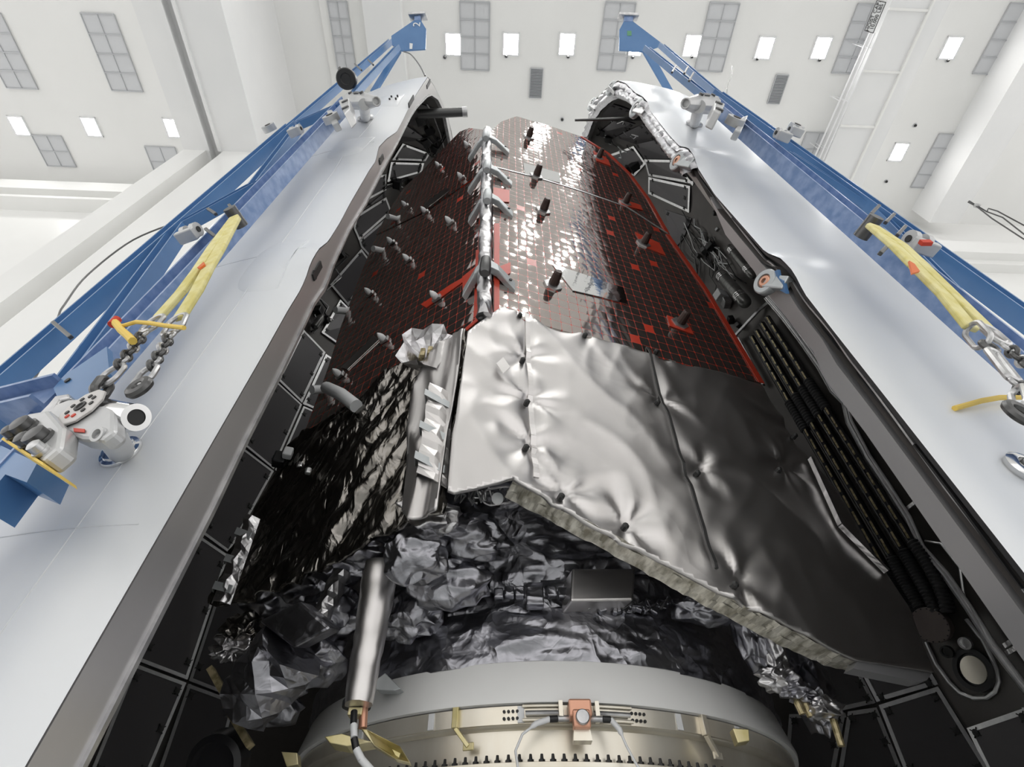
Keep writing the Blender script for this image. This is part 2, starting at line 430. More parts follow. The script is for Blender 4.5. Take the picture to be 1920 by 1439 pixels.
# ceiling lamps
def rectpx(q, z):
    p = [onz(u, v, z) for u, v in q]; X = [(a - O).dot(XR) for a in p]; Y = [(a - O).dot(YR) for a in p]
    x0, x1 = (X[0] + X[3]) / 2, (X[1] + X[2]) / 2; y1, y0 = (Y[0] + Y[1]) / 2, (Y[2] + Y[3]) / 2
    return (x0 + x1) / 2, (y0 + y1) / 2, abs(x1 - x0), abs(y1 - y0)
LW, LD = .50, .62
def make_lamp():
    t = thing('ceiling_light', 'x', 'ceiling light', (0, 0, 0))
    m = MB(); w, d = LW / 2 + .05, LD / 2 + .05
    for a, b, c, e in ((-w, w, d - .05, d), (-w, w, -d, -d + .05), (-w, -w + .05, -d, d), (w - .05, w, -d, d)):
        m.box(((a + b) / 2, (c + e) / 2, -.02), (b - a, e - c, .05))
    m.build('frame', M_white, t)
    MB().box((0, 0, -.008), (LW, LD, .016)).build('diffuser', M_lens, t)
    return t
lamp0 = make_lamp(); lamp0.rotation_euler = (0, 0, math.atan(YAW))
def room_pt(x, y, z): return XR * x + YR * y + ZR * (z + CZ)
lamps = [((850, 83), 'ceiling light beside the tall grille, first from the left in the middle bay'),
         ((958, 83), 'ceiling light above the small dark grille in the middle bay'),
         ((1063, 83), 'ceiling light between the middle bay and the right blue lifting frame'),
         ((1190, 84), 'ceiling light half hidden behind the plate atop the right blue frame'),
         ((1297, 86), 'ceiling light right next to the right blue frame and a tall grille'),
         ((1433, 90), 'ceiling light above the right dark grille'),
         ((1539, 90), 'ceiling light left of the hoist sign, between dark grille and sign'),
         ((1782, 90), 'ceiling light between the two soffits at the far right'),
         ((1684, 285), 'ceiling light low in the right bay beside the short grille column'),
         ((37, 236), 'ceiling light at the far left edge of the left bay'),
         ((172, 238), 'ceiling light below the tall grille of the left bay'),
         ((325, 240), 'ceiling light tucked against the big left soffit')]
first = True; rowY = []
for (u, v), lab in lamps:
    p = onz(u, v, H); x, y = (p - O).dot(XR), (p - O).dot(YR); rowY.append(y)
    o = lamp0 if first else copy_tree(lamp0, None); o.location = room_pt(x, y, H); first = False
    props(o, lab, group='square lamps recessed in the ceiling')
yA = sum(rowY[:8]) / 8
for r_ in range(3):                        # rows behind the camera, seen mirrored in the solar cells
    for c_ in range(-3, 5):
        x = c_ * 2.05 - .8; y = yA - 3.9 * (r_ + 1)
        if c_ <= -3: x -= 4.8
        o = copy_tree(lamp0, room_pt(x, y, H)); props(o, 'ceiling light in the rows overhead behind the camera', group='lamps overhead behind the camera')
# grilles
def vent(q, cols, rows, lab, dark=False, group='pale ceiling grilles', size=None, zz=H):
    x, y, w, d = rectpx(q, zz)
    if size: w, d = size
    t = thing('ceiling_vent', lab, 'ceiling vent', room_pt(x, y, zz), group); t.rotation_euler = (0, 0, math.atan(YAW))
    c = wloc(t)
    MB().box(c + V((0, 0, -.015)), (w, d, .03)).build('panel', M_dvent if dark else M_vent, t)
    m = MB(); s = .028
    for i in range(cols + 1): m.box(c + V((-w / 2 + w * i / cols, 0, -.03)), (s if i in (0, cols) else s * .5, d, .05))
    for j in range(rows + 1): m.box(c + V((0, -d / 2 + d * j / rows, -.032)), (w, s * 1.3, .054))
    m.build('frame', M_vframe, t)
    if dark:
        m = MB()
        for j in range(1, 20): m.box(c + V((0, -d / 2 + d * j / 20, -.045)), (w * .94, .02, .02))
        m.build('slat', M_vframe, t)
    return t
TS = None
vent([(153, 25), (214, 26), (268, 171), (210, 170)], 2, 4, 'tall pale ceiling grille at the middle of the left bay')
vent([(-55, 22), (5, 25), (69, 166), (8, 165)], 2, 4, 'tall pale ceiling grille cut by the left edge of the picture')
vent([(61, 254), (115, 254), (143, 312), (90, 311)], 2, 2, 'short pale ceiling grille below the two leftmost lamps')
vent([(271, 275), (325, 275), (350, 331), (295, 331)], 2, 2, 'short pale ceiling grille partly behind the slanting wall corner')
vent([(863, 3), (919, 3), (917, 131), (864, 131)], 2, 4, 'tall pale ceiling grille above the gap between the frames')
vent([(1135, 3), (1192, 5), (1173, 132), (1120, 132)], 2, 4, 'tall pale ceiling grille behind the plate of the right frame')
vent([(1330, 5), (1386, 5), (1355, 134), (1303, 133)], 2, 4, 'tall pale ceiling grille between the right frame and the dark grille')
vent([(1607, 8), (1665, 8), (1612, 138), (1559, 137)], 2, 4, 'tall pale ceiling grille behind the hoist sign')
vent([(1893, 7), (1955, 7), (1880, 139), (1822, 139)], 2, 4, 'tall pale ceiling grille against the rightmost soffit')
vent([(1759, 252), (1815, 252), (1760, 352), (1707, 352)], 2, 4, 'narrow lower grille column beside the rightmost soffit')
vent([(1514, 249), (1566, 249), (1535, 310), (1485, 310)], 2, 2, 'short pale ceiling grille behind the right lifting frame')
vent([(994, 128), (1018, 129), (1015, 183), (993, 183)], 1, 1, 'small dark grey grille above the spacecraft', True, 'dark ceiling grilles')
vent([(1455, 140), (1478, 140), (1461, 194), (1438, 194)], 1, 1, 'small dark grey grille right of the right lifting frame', True, 'dark ceiling grilles')
vent([(616, 2), (655, 2), (663, 130), (632, 130)], 2, 4, 'narrow white-framed ceiling grille left of the left frame top', zz=21.9)
# small round heads between the lamps
for (u, v), w in (((834, 107), 'under the first middle lamp'), ((949, 105), 'under the lamp by the small dark grille'), ((1065, 106), 'under the third middle lamp'),
                  ((1186, 107), 'just below the plate of the right frame'), ((1297, 106), 'beside the tall grille right of the frame'), ((1419, 110), 'under the lamp over the right dark grille'),
                  ((1536, 112), 'under the lamp left of the hoist sign'), ((1776, 113), 'under the lamp of the far right bay'), ((1054, 224), 'above the top edge of the solar panel'),
                  ((1715, 235), 'alone in the right bay, upper one'), ((1661, 340), 'alone in the right bay near the frame, lower one')):
    p = onz(u, v, H)
    t = thing('ceiling_sensor', 'small round dark ceiling head ' + w, 'sensor', p, 'round heads in the ceiling')
    MB().lathe(p, (0, 0, -1), [(0, .075), (.03, .075), (.035, .05)], 16).build('rim', M_vframe, t, True)
    MB().lathe(p + V((0, 0, -.03)), (0, 0, -1), [(0, .05), (.05, .045), (.08, .02)], 14).build('lens', M_plug, t, True)
# hoist sign on its conduit rack
zs = H - .09; zg = 20.9; c = [onz(u, v, zg) for u, v in ((1644, 1), (1661, 4.5), (1637, 62), (1621, 57))]
t = thing('hoist_sign', 'white capacity sign with thin black border hung beside the right soffit', 'sign', (c[0] + c[2]) / 2)
MB().prism(c, (0, 0, .02)).build('sign_plate', M_white, t)
dn = V((0, 0, -1)); m = MB()
for i in range(4):
    a, b = c[i], c[(i + 1) % 4]; m.bar(a + dn * .006, b + dn * .006, .012, .018, (0, 0, 1))
m.build('border', M_plug, t)
def text(body, size, at, xd, yd, m, name, parent, ext=.004):
    cu = bpy.data.curves.new(name, 'FONT'); cu.body = body; cu.size = size; cu.extrude = ext; cu.align_x = 'CENTER'; cu.align_y = 'CENTER'
    cu.materials.append(m); o = bpy.data.objects.new(name, cu); COL.objects.link(o); o.parent = parent
    xd = V(xd).normalized(); yd = V(yd); yd = (yd - xd * yd.dot(xd)).normalized(); zd = xd.cross(yd)
    M = Matrix((xd, yd, zd)).transposed().to_4x4(); M.translation = V(at) - wloc(parent)
    bpy.context.view_layer.update(); me = bpy.data.meshes.new_from_object(o.evaluated_get(bpy.context.evaluated_depsgraph_get())); me.name = name
    bpy.data.objects.remove(o); me.transform(M); o = bpy.data.objects.new(name, me); COL.objects.link(o); o.parent = parent; return o
up = (c[0] - c[3]); ac = (c[1] - c[0]); mid = (c[0] + c[1] + c[2] + c[3]) / 4
text('HOIST CAP.', .155, mid - ac * .22 + dn * .01, up, -ac, M_plug, 'lettering', t)
text('10,000 LBS', .155, mid + ac * .18 + dn * .01, up, -ac, M_plug, 'lettering', t)
for k, (a, b) in enumerate((((1640, 62), (1535, 300)), ((1631, 62), (1525, 300)), ((1646, 66), (1543, 300)))):
    zz_ = 21.2; A_, B_ = onz(*a, zz_), onz(*b, zz_); m = MB().tube([A_, B_], .03, 8)
    for f in (.1, .5, .9): q_ = A_.lerp(B_, f); m.tube([q_, q_ + V((0, 0, H - zz_))], .012, 6)
    props(m.build('conduit', M_white, None, True), 'thin white conduit running under the ceiling from the hoist sign, ' + ('left of the pair', 'outermost left', 'next to the soffit')[k], 'conduit', 'conduits beside the right soffit')
# festoon cables at the right
t = thing('festoon_cable', 'thin grey cables strung from the rightmost soffit to the far right', 'cable', onz(1815, 380, 20))
for k, pp in enumerate(([(1815, 379), (1832, 388), (1860, 410), (1920, 449)], [(1817, 377), (1850, 397), (1880, 408), (1922, 441)], [(1851, 396), (1853, 391), (1870, 396), (1922, 424)])):
    MB().tube([ony(u, v, 7.6) for u, v in pp], .022, 6).build('cable', M_dsteel, t, True)
MB().lathe(ony(1832, 386, 7.6), (0, 1, 0), [(-.05, .1), (.05, .1)], 14).build('pulley', M_steel, t, True)
m = MB(); rb(m, -11.9, -11.2, 8.3, 8.6, z3 - .5, z3 + .1)
props(m.build('wall_bracket', M_white, None, bevel=.02), 'white box bracket on the ledge of the far left wall', 'bracket')

# ================================================================== FAIRING HALVES
CY = 4.2
LO = [(43,1439),(167,1237),(280,1057),(377,880),(428,773.5),(500,649),(539,583),(563,544),(573,522),(582,493),(597,467),(615,453),(637,418),(657,380),(692,320),(704,303),(710,276),(725,260),(744,247),(757,222),(773.5,187),(793,157),(802,144),(813.5,160),(827,187),(840,217),(847,253)]
LI = [(159,1439),(217,1319),(322,1105),(401,960),(459,832),(523,707),(565,619),(587,572),(610,540),(623,500),(653,435),(685,383),(717,320),(746,266),(769,220),(780,203),(800,182),(808,178.5),(820,187),(833,213),(843,263)]
RO = [(1834,960),(1658,760),(1560,615),(1508,550),(1488,510),(1465,485),(1435,473),(1340,365),(1307,313),(1302,293),(1290,277),(1274,274),(1255,254),(1220,209),(1214,191),(1205,181),(1191,174),(1173,156),(1159,151),(1138,165),(1118,185),(1105,214),(1092,258)]
RI = [(1732,960),(1620,812),(1546,711),(1525,660),(1460,578),(1433,545),(1415,510),(1360,440),(1285,333),(1270,314),(1255,293),(1232,261),(1197,213),(1188,200),(1173,190),(1156,184),(1143,190),(1125,206),(1109,229),(1099,257)]
def yz(L, pl):
    out = [(p.z - CZ, p.y) for p in (onp(u, v, pl) for u, v in L)]; out.sort(); return out
def interp(T, x):
    if x <= T[0][0]: return T[0][1]
    for (a, b), (c_, d) in zip(T, T[1:]):
        if x <= c_: return b + (d - b) * (x - a) / max(c_ - a, 1e-6)
    return T[-1][1]
BOT = -1.9
class Half:
    def __init__(s, cx, sg, Lo, Li, pl, smooth_prof):
        s.cx, s.sg, s.pl = cx, sg, pl
        s.prof = smooth_prof; s.top = smooth_prof[-1][0]; yl = 1.565 if sg > 0 else 1.50; zl = 2.3; s.To = [(z, yl if z < zl else y) for z, y in yz(Lo, pl)]
    def Rs(s, z): return interp(s.prof, z)
    def Re(s, z):
        y = interp(s.To, z)
        return CY - y if z < s.To[-1][0] else s.Rs(z)
    def Rp(s, phi, z, d=0):
        w = math.exp(-(phi / R(7.5)) ** 2); w *= max(0, min(1, (s.To[-1][0] - z) / .3))
        return max(.02, s.Rs(z) * (1 - w) + s.Re(z) * w - d)
    def pt(s, phi, z, d=0):
        r = s.Rp(phi, z, d); return V((s.cx - s.sg * r * math.sin(phi), CY - r * math.cos(phi), z + CZ))
    def hit(s, u, v, d=0.0, inner=True):
        """where a sight line meets the shell (far hit = inside wall, near hit = outer skin)"""
        dr = ray(u, v); best = None; t = .5; prev = None
        while t < 30:
            P = dr * t; f = math.hypot(P.x - s.cx, P.y - CY) - max(.02, s.Rs(P.z) - d) if P.z < s.top else 1
            side = (P.x - s.cx) * s.sg < 0
            if prev is not None and side and ((inner and prev < 0 <= f) or (not inner and prev > 0 >= f)):
                a, b = t - .04, t
                for _ in range(20):
                    mth = (a + b) / 2; Q = dr * mth; g = math.hypot(Q.x - s.cx, Q.y - CY) - max(.02, s.Rs(Q.z) - d)
                    if (g < 0) == (prev < 0): a = mth
                    else: b = mth
                return O + dr * a
            prev = f; t += .04
        return None
HL = Half(-1.2, 1, LO, LI, PXL, [(-3, 2.63), (7.0, 2.62), (8.0, 2.57), (8.6, 2.50), (9.1, 2.33), (9.87, 1.95), (10.74, 1.48), (11.15, 1.10), (11.55, .6), (11.7, .05)])
HR = Half(1.57, -1, RO, RI, PXR, [(-3, 2.66), (7.0, 2.62), (8.2, 2.54), (8.8, 2.44), (9.77, 2.14), (10.88, 1.74), (11.65, 1.30), (12.45, .65), (12.75, .05)])
def shell(h, name, m, parent, d, smooth=True):
    zs = [BOT + (1.0 - BOT) * i / 8 for i in range(8)] + [1.0 + (7.0 - 1.0) * i / 80 for i in range(80)] + [7.0 + (h.top - .02 - 7.0) * (i / 50) for i in range(51)]
    ph = [R(x) for x in (0, .8, 1.6, 2.5, 3.5, 4.5, 6, 8, 10.5)] + [R(14 + 166 * i / 44) for i in range(45)]
    vs = [h.pt(p, z, d) for z in zs for p in ph]; n = len(ph)
    fs = [(i * n + k, i * n + k + 1, (i + 1) * n + k + 1, (i + 1) * n + k) for i in range(len(zs) - 1) for k in range(n - 1)]
    return MB().add(vs, fs).build(name, m, parent, smooth)
def resample(L, n):
    d = [0]
    for a, b in zip(L, L[1:]): d.append(d[-1] + math.hypot(b[0] - a[0], b[1] - a[1]))
    out = []
    for i in range(n):
        t = d[-1] * i / (n - 1); j = 0
        while j < len(L) - 2 and d[j + 1] < t: j += 1
        f = (t - d[j]) / max(d[j + 1] - d[j], 1e-9); out.append((L[j][0] + (L[j + 1][0] - L[j][0]) * f, L[j][1] + (L[j + 1][1] - L[j][1]) * f))
    return out
def edge_curve(L, pl, ylow, zlow, h, w):
    P = [(p.y, p.z - CZ) for p in (onp(u, v, pl) for u, v in L)]
    if P[0][1] > P[-1][1]: P.reverse()
    P = [(ylow, z) if z < zlow else (y, z) for y, z in P]
    P = [(ylow, BOT), (ylow, 0.0)] + [p for p in P if p[1] > .02]
    zt = P[-1][1]
    P.append((CY, h.top - w * .8))
    for z, r_ in reversed(h.prof):
        if z < h.top - .3: P.append((CY + r_ - w, max(z - w * .4, BOT)))
    return P
def band(mb, Lo, Li, pl, f0, f1, off0, thick, n=420):
    nrm = pl[1]; x = pl[0].x + nrm.x * off0
    P0 = [V((x, y, z + CZ)) for y, z in resample(Lo, n)]
    P0 = P0
    # pair every outer point with the inner curve at the same share of length above the base
    P1 = [V((x, y, z + CZ)) for y, z in resample(Li, n)]
    # re-pair by nearest inner point, kept monotonic
    out = []; j = 0
    for p in P0:
        best = j
        for k in range(j, min(j + 14, n)):
            if (P1[k] - p).length <= (P1[best] - p).length: best = k
        j = best; out.append(P1[j])
    P1 = out
    A = [a.lerp(b, f0) for a, b in zip(P0, P1)]; B = [a.lerp(b, f1) for a, b in zip(P0, P1)]
    vs = []
    for a, b in zip(A, B): vs += [a, b, b - nrm * thick, a - nrm * thick]
    fs = []
    for i in range(n - 1):
        for k in range(4): fs.append((i * 4 + k, i * 4 + (k + 1) % 4, (i + 1) * 4 + (k + 1) % 4, (i + 1) * 4 + k))
    fs += [(0, 1, 2, 3), ((n - 1) * 4 + 3, (n - 1) * 4 + 2, (n - 1) * 4 + 1, (n - 1) * 4)]
    return mb.add(vs, fs)

def interior_panel(h, px, parent, taped=True, depth=.05, fast=True, d=.09, label=None):
    P = [h.hit(u, v, d) for u, v in px]
    if any(p is None for p in P): print('PANEL MISS', px); return
    cen = sum(P, V((0, 0, 0))) / len(P); nr = (V((h.cx, CY, cen.z)) - cen); nr.z = 0; nr.normalize()
    if cen.z - CZ > 8: nr.z = -.5; nr.normalize()
    # best plane
    n2 = V((0, 0, 0))
    for i in range(len(P)):
        a, b = P[i] - cen, P[(i + 1) % len(P)] - cen; n2 += a.cross(b)
    n2.normalize()
    if n2.dot(nr) < 0: n2 = -n2
    Q = P
    o = MB().prism(Q, -n2 * depth).build('acoustic_panel', M_pan, parent, label=label)
    k = len(Q)
    if taped:
        m = MB(); w = (.030 if h is HL else .036) + (.012 if cen.z - CZ > 6 else 0)
        for i in range(k):
            a, b = Q[i], Q[(i + 1) % k]; d_ = (b - a).normalized(); inn = n2.cross(d_)
            if inn.dot(cen - a) < 0: inn = -inn
            m.prism([a + n2 * .004, b + n2 * .004, b + n2 * .004 + inn * w, a + n2 * .004 + inn * w], -n2 * .008)
        m.build('edge_tape', M_tape, o)
    if fast:
        inset = [cen.lerp(p, .78) for p in Q]; pts = [inset[i] for i in range(k)] + ([inset[1].lerp(inset[2], .5)] if k == 4 else [])
        for p in pts:
            ax1 = n2.orthogonal().normalized(); ax2 = n2.cross(ax1)
            m = MB(); m.lathe(p, n2, [(0, .028), (.008, .028), (.012, .012)], 12); m.bar(p - ax1 * .045 + n2 * .006, p + ax1 * .045 + n2 * .006, .008, .008, n2); m.bar(p - ax2 * .045 + n2 * .006, p + ax2 * .045 + n2 * .006, .008, .008, n2)
            m.build('fastener', M_plug, o)
    return o
def wire(h, pts, r, parent, m=M_black, name='cable', d=.12, seg=6):
    P = [h.hit(u, v, d + random.uniform(0, .03)) for u, v in pts]; P = [p for p in P if p]
    if len(P) < 2: return None
    return MB().tube(P, r, seg).build(name, m, parent, True)

# ---- left half
FL = thing('fairing_half', 'white payload fairing half on the left with its dark panelled inside turned right', 'payload fairing', (-2.3, CY, 0), 'two fairing halves standing open around the spacecraft')
shell(HL, 'outer_skin', M_skin, FL, 0)
shell(HL, 'inner_skin', M_in, FL, .07)
m = MB(); CLO = edge_curve(LO, PXL, 1.565, 2.3, HL, 0); CLI = edge_curve(LI, PXL, 1.775, 1.5, HL, .17)
band(m, CLO, CLI, PXL, .04, 1, .0, .045)
m.build('edge_flange', M_edge, FL, label='brushed metal flange along the parting edge')
m = MB(); band(m, CLO, CLI, PXL, .92, 1.02, .012, .05); m.build('edge_lip', M_steel, FL)
m = MB()
for (u, v) in ((594.5, 508), (715, 299)):
    c = onp(u, v, PXL, .004); m.lathe(c + V((0, 0, -.05)), (1, 0, 0), [(-.01, .03), (.004, .03)], 14); m.box(c, (.012, .045, .17))
for (u, v) in ((771, 190), (803.5, 157.5)):
    c = onp(u, v, PXL, .004); m.box(c, (.012, .05, .4))
m.build('latch_slot', M_plug, FL)
for i, (u, v, r_) in enumerate(((534, 496, 1), (662, 277, 1), (738, 184, 1))):
    c = HL.hit(u, v, 0, False); nn = V((c.x - HL.cx, c.y - CY, 0)).normalized(); tt = V((0, 0, 1)).cross(nn)
    # raised oval pad with four dark holes
    sc = .8 if i == 0 else .75; pts = []
    def pad(w_, h_, lift):
        out = []
        for k in range(28):
            q = 2 * math.pi * k / 28; a = math.copysign(abs(math.cos(q)) ** .6, math.cos(q)) * w_; b = math.copysign(abs(math.sin(q)) ** .6, math.sin(q)) * h_
            ang = a / 2.63; n_ = Matrix.Rotation(ang, 3, 'Z') @ nn
            ph_ = math.atan2(-n_.x, -n_.y); rr_ = HL.Rp(max(ph_, R(4)), c.z - CZ + b) + lift; out.append(V((HL.cx, CY, c.z + b)) + V((-math.sin(max(ph_, R(3))), -math.cos(max(ph_, R(3))), 0)) * rr_)
        return out
    big, small = pad(.30 * sc, .42 * sc, -.004), pad(.125 * sc, .22 * sc, .012)
    mid_ = pad(.27 * sc, .38 * sc, .007)
    m = MB(); vs = big + mid_ + small; fs = [(k, (k + 1) % 28, 28 + (k + 1) % 28, 28 + k) for k in range(28)] + [(28 + k, 28 + (k + 1) % 28, 56 + (k + 1) % 28, 56 + k) for k in range(28)] + [tuple(56 + k for k in range(28))]
    pd = m.add(vs, fs).build('hoist_pad', M_skin, FL, True)
    m = MB()
    for a, b in ((-.05, .09), (.05, .09), (-.05, -.08), (.05, -.08)):
        p = c + tt * a * sc + V((0, 0, b * sc)) + nn * .012; m.lathe(p, nn, [(-.02, .014 * sc), (.004, .014 * sc)], 12)
    m.build('bolt_hole', M_plug, pd)
m = MB()
for (z0, a0, a1) in ((1.05, 2, 60), (3.05, 2, 55), (5.2, 2, 55)):
    ps = [HL.pt(R(a0 + (a1 - a0) * k / 20), z0, -.001) for k in range(21)]
    m.tube(ps, .002, 5)
m.tube([HL.pt(R(7), .4 + 7 * k / 20, -.001) for k in range(21)], .0018, 5)
m.build('skin_seam', M_skin2, FL, True)
PAN_L = [[(755,269),(806,288),(798,302),(735.5,300)], [(733,304),(795,306),(791,323),(726.5,341)], [(700,331),(724,327),(724,356.5),(675,383)],
  [(724,370),(734,397),(673,451),(663,428),(668,405)], [(673,452),(735,400),(748,425),(700,489),(677,464)], [(677.6,467),(701,499),(653,574),(619,534)],
  [(638,562),(652,576),(690,600),(640,650),(603,624)], [(568,617),(610,661),(566,756),(520.6,712)], [(517,714),(566,759),(513,880),(459,836)],
  [(455,840),(513,884),(429,1037),(378,1000)], [(375,1006),(428,1042),(351,1275),(256,1239)], [(253,1245),(349,1281),(270,1470),(160,1470)],
  [(611,664),(650,690),(620,780),(568,758)], [(569,762),(620,784),(590,900),(516,882)], [(432,1042),(500,1070),(440,1310),(354,1277)], [(353,1283),(440,1315),(400,1480),(285,1480)],
  [(710,250),(757,233),(800,262),(752,267)], [(745,222),(775,190),(815,205),(790,235),(762,235)], [(692,385),(724,358),(724,366),(668,403)]]
for i, q in enumerate(PAN_L): interior_panel(HL, q, FL, taped=i not in (16, 17, 18))
rnd = random.Random(3)
cab = [[(726, 347), (740, 343), (756, 352), (775, 346), (792, 340)], [(724, 352), (742, 350), (758, 357), (790, 346)], [(770, 250), (785, 262), (800, 258), (812, 270), (826, 262)],
       [(798, 210), (806, 240), (818, 262), (830, 285)], [(780, 262), (798, 275), (804, 290), (812, 292), (822, 280), (832, 250)], [(600, 560), (616, 575), (608, 590), (625, 600)],
       [(590, 590), (600, 612), (588, 625)], [(640, 470), (655, 480), (630, 505), (612, 520)], [(626, 500), (640, 520), (612, 545)], [(800, 195), (812, 215), (825, 250), (833, 280)],
       [(740, 320), (745, 345), (765, 335), (778, 350)]]
for q in cab:
    wire(HL, q, .012, FL, M_steel if rnd.random() < .45 else M_black)
for q in cab[:8]:
    wire(HL, [(u + rnd.uniform(-6, 6), v + rnd.uniform(-6, 6)) for u, v in q], .014, FL, M_black)
for (u, v, s_) in ((597, 583, .13), (612, 600, .10), (745, 345, .16), (770, 344, .12), (800, 268, .14), (815, 280, .12), (641, 478, .10), (790, 225, .16), (806, 245, .15)):
    p = HL.hit(u, v, .14)
    if p: MB().box(p, (s_, s_, s_ * 1.3), tuple(Matrix.Rotation(rnd.uniform(0, 3), 3, 'Z').col)).build('equipment_box', M_black if rnd.random() < .6 else M_dsteel, FL, bevel=.01)
p = HL.hit(596, 604, .2); MB().lathe(p, (.3, -.2, 1), [(-.16, .02), (-.12, .07), (.1, .07), (.16, .03)], 14).build('gas_bottle', M_tank, FL, True)
# ---- right half
FR = thing('fairing_half', 'white payload fairing half on the right, pipes, tanks and foil-taped panels inside', 'payload fairing', (2.8, CY, 0), 'two fairing halves standing open around the spacecraft')
shell(HR, 'outer_skin', M_skin, FR, 0)
shell(HR, 'inner_skin', M_in, FR, .07)
RO2 = [(1990, 1150), (1920, 1066)] + RO; RI2 = [(1990, 1292), (1920, 1195)] + RI
CRO = edge_curve(RO, PXR, 1.50, 2.4, HR, 0); CRI = edge_curve(RI, PXR, 1.705, 2.0, HR, .17)
m = MB(); band(m, CRO, CRI, PXR, .12, 1, -.05, .06)
m.build('edge_groove', M_dsteel, FR, label='dark groove behind the seal rail')
m = MB(); band(m, CRO, CRI, PXR, .05, .15, -.01, .025); m.build('edge_seal', M_rub, FR, label='black rubber seal strip')
ztop = 4.6
m = MB(); band(m, [p for p in CRO if p[1] < ztop and p[0] < CY], [p for p in CRI if p[1] < ztop + .1 and p[0] < CY], PXR, .48, 1, .0, .07); m.build('edge_rail', M_grey, FR, True, label='wide grey rail along the parting edge')
RO4 = [p for p in RO2 if p[1] < 345]; RI4 = [p for p in RI2 if p[1] < 341]
nrm = PXR[1]; n = 110; A0 = resample(RO4, n); B0 = resample(RI4, n); vs = []; fs = []; rr = random.Random(5)
for i in range(n):
    a, b = onp(*A0[i], PXR), onp(*B0[i], PXR); q = rr.uniform(-.012, .012)
    for k, f in enumerate((.42, .56, .72, .88, 1.02)):
        vs.append(a.lerp(b, f) + nrm * ((0, .035, .045, .035, -.02)[k] + rr.uniform(-.007, .007)))
for i in range(n - 1):
    for k in range(4): fs.append((i * 5 + k, i * 5 + k + 1, (i + 1) * 5 + k + 1, (i + 1) * 5 + k))
MB().add(vs, fs).build('foil_wrap', M_foil3, FR, True, label='crinkled silver foil wrapped over the upper edge')
vs = []; fs = []
for i in range(n):
    a, b = onp(*A0[i], PXR), onp(*B0[i], PXR)
    for k, f in enumerate((.06, .16, .28, .40)): vs.append(a.lerp(b, f) + nrm * ((-.01, .02, .03, .0)[k] + (.022 if (i // 2) % 2 else -.012) * (k in (0, 1, 2)) * (1 if i > n * .45 else .3) + rr.uniform(-.006, .006)))
for i in range(n - 1):
    for k in range(3): fs.append((i * 4 + k, i * 4 + k + 1, (i + 1) * 4 + k + 1, (i + 1) * 4 + k))
MB().add(vs, fs).build('foil_wrap', M_foil3, FR, True, label='pleated silver foil cover around the nose edge')
for i, (u, v, r_) in enumerate(((1438, 530, .075), (1272, 303, .088), (1194, 204, .115), (1146, 166, .11), (1110, 196, .12))):
    c = onp(u, v, PXR, .05); ax = V((-1, -.55, -.1)).normalized()
    tow = [(40, 3), (28, 5), (18, 5), (12, 12), (10, 8)][i]; t2 = onp(u + tow[0], v + tow[1], PXR, .0)
    lug = MB().lathe(c, ax, [(-.025, r_), (-.02, r_ * 1.04), (.02, r_ * 1.04), (.028, r_ * .95), (.028, r_ * .6), (.012, r_ * .58)], 30).build('latch_eye', M_hing, FR, True)
    MB().lathe(c, ax, [(.01, r_ * .58), (.022, r_ * .52), (.03, r_ * .40), (.03, r_ * .22), (.0, r_ * .2)], 24).build('bearing', M_cop if i < 2 else M_steel, lug, True)
    MB().bar(c, t2, r_ * 1.1, .05, (0, 0, 1)).build('latch_arm', M_hing if i < 2 else M_steel, lug, bevel=.008)
m = MB().prism([onp(u, v, PXR, .012) for u, v in ((1457, 510), (1463, 506), (1466, 521), (1474, 527), (1480, 551), (1469, 545), (1463, 530), (1460, 521))], PXR[1] * .02)
m.build('latch_mark', M_blue, FR, label='blue painted latch marking')
for off_, fr in ((.0, .30), (.03, .36)):
    q = MB(); band(q, CRO, CRI, PXR, fr, fr + .01, -.03, .01); pts = [q.v[i * 4] for i in range(0, len(q.v) // 4)]
    pts = [p + V((0, .012 * math.sin(i * .21 + off_ * 60), 0)) for i, p in enumerate(pts) if p.z < 8.2 + CZ and p.y < CY]
    MB().tube(pts, .008, 6).build('edge_cable', M_black if off_ else M_steel, FR, True)
PAN_R = [[(1140,291),(1188,274),(1211,307),(1190,330),(1160,318)], [(1189,271.5),(1232.5,262),(1262,298.5),(1208,298)], [(1208,299),(1262,300),(1300,345),(1216,330)],
  [(1216,332),(1294,349),(1292,399),(1215.6,363.6)], [(1153,258),(1205,233),(1232,261),(1190,270)], [(1121,250),(1156,223),(1191,233),(1152,258)],
  [(1247,393),(1296,410),(1282,446),(1262,470)], [(1609,1249),(1745,1259),(1759,1284),(1644,1317)], [(1648,1323),(1759,1288),(1866,1460),(1702,1460)],
  [(1590,1335),(1644,1327),(1698,1460),(1570,1460)], [(1500,1235),(1607,1249),(1642,1319),(1560,1337)], [(1813,1366),(1925,1327),(1990,1470),(1866,1475)], [(1480,1340),(1585,1338),(1563,1460),(1470,1460)],
  [(1116,218),(1150,196),(1185,208),(1150,224)]]
for i, q in enumerate(PAN_R): interior_panel(HR, q, FR, taped=i not in (1, 4, 5, 6, 13))
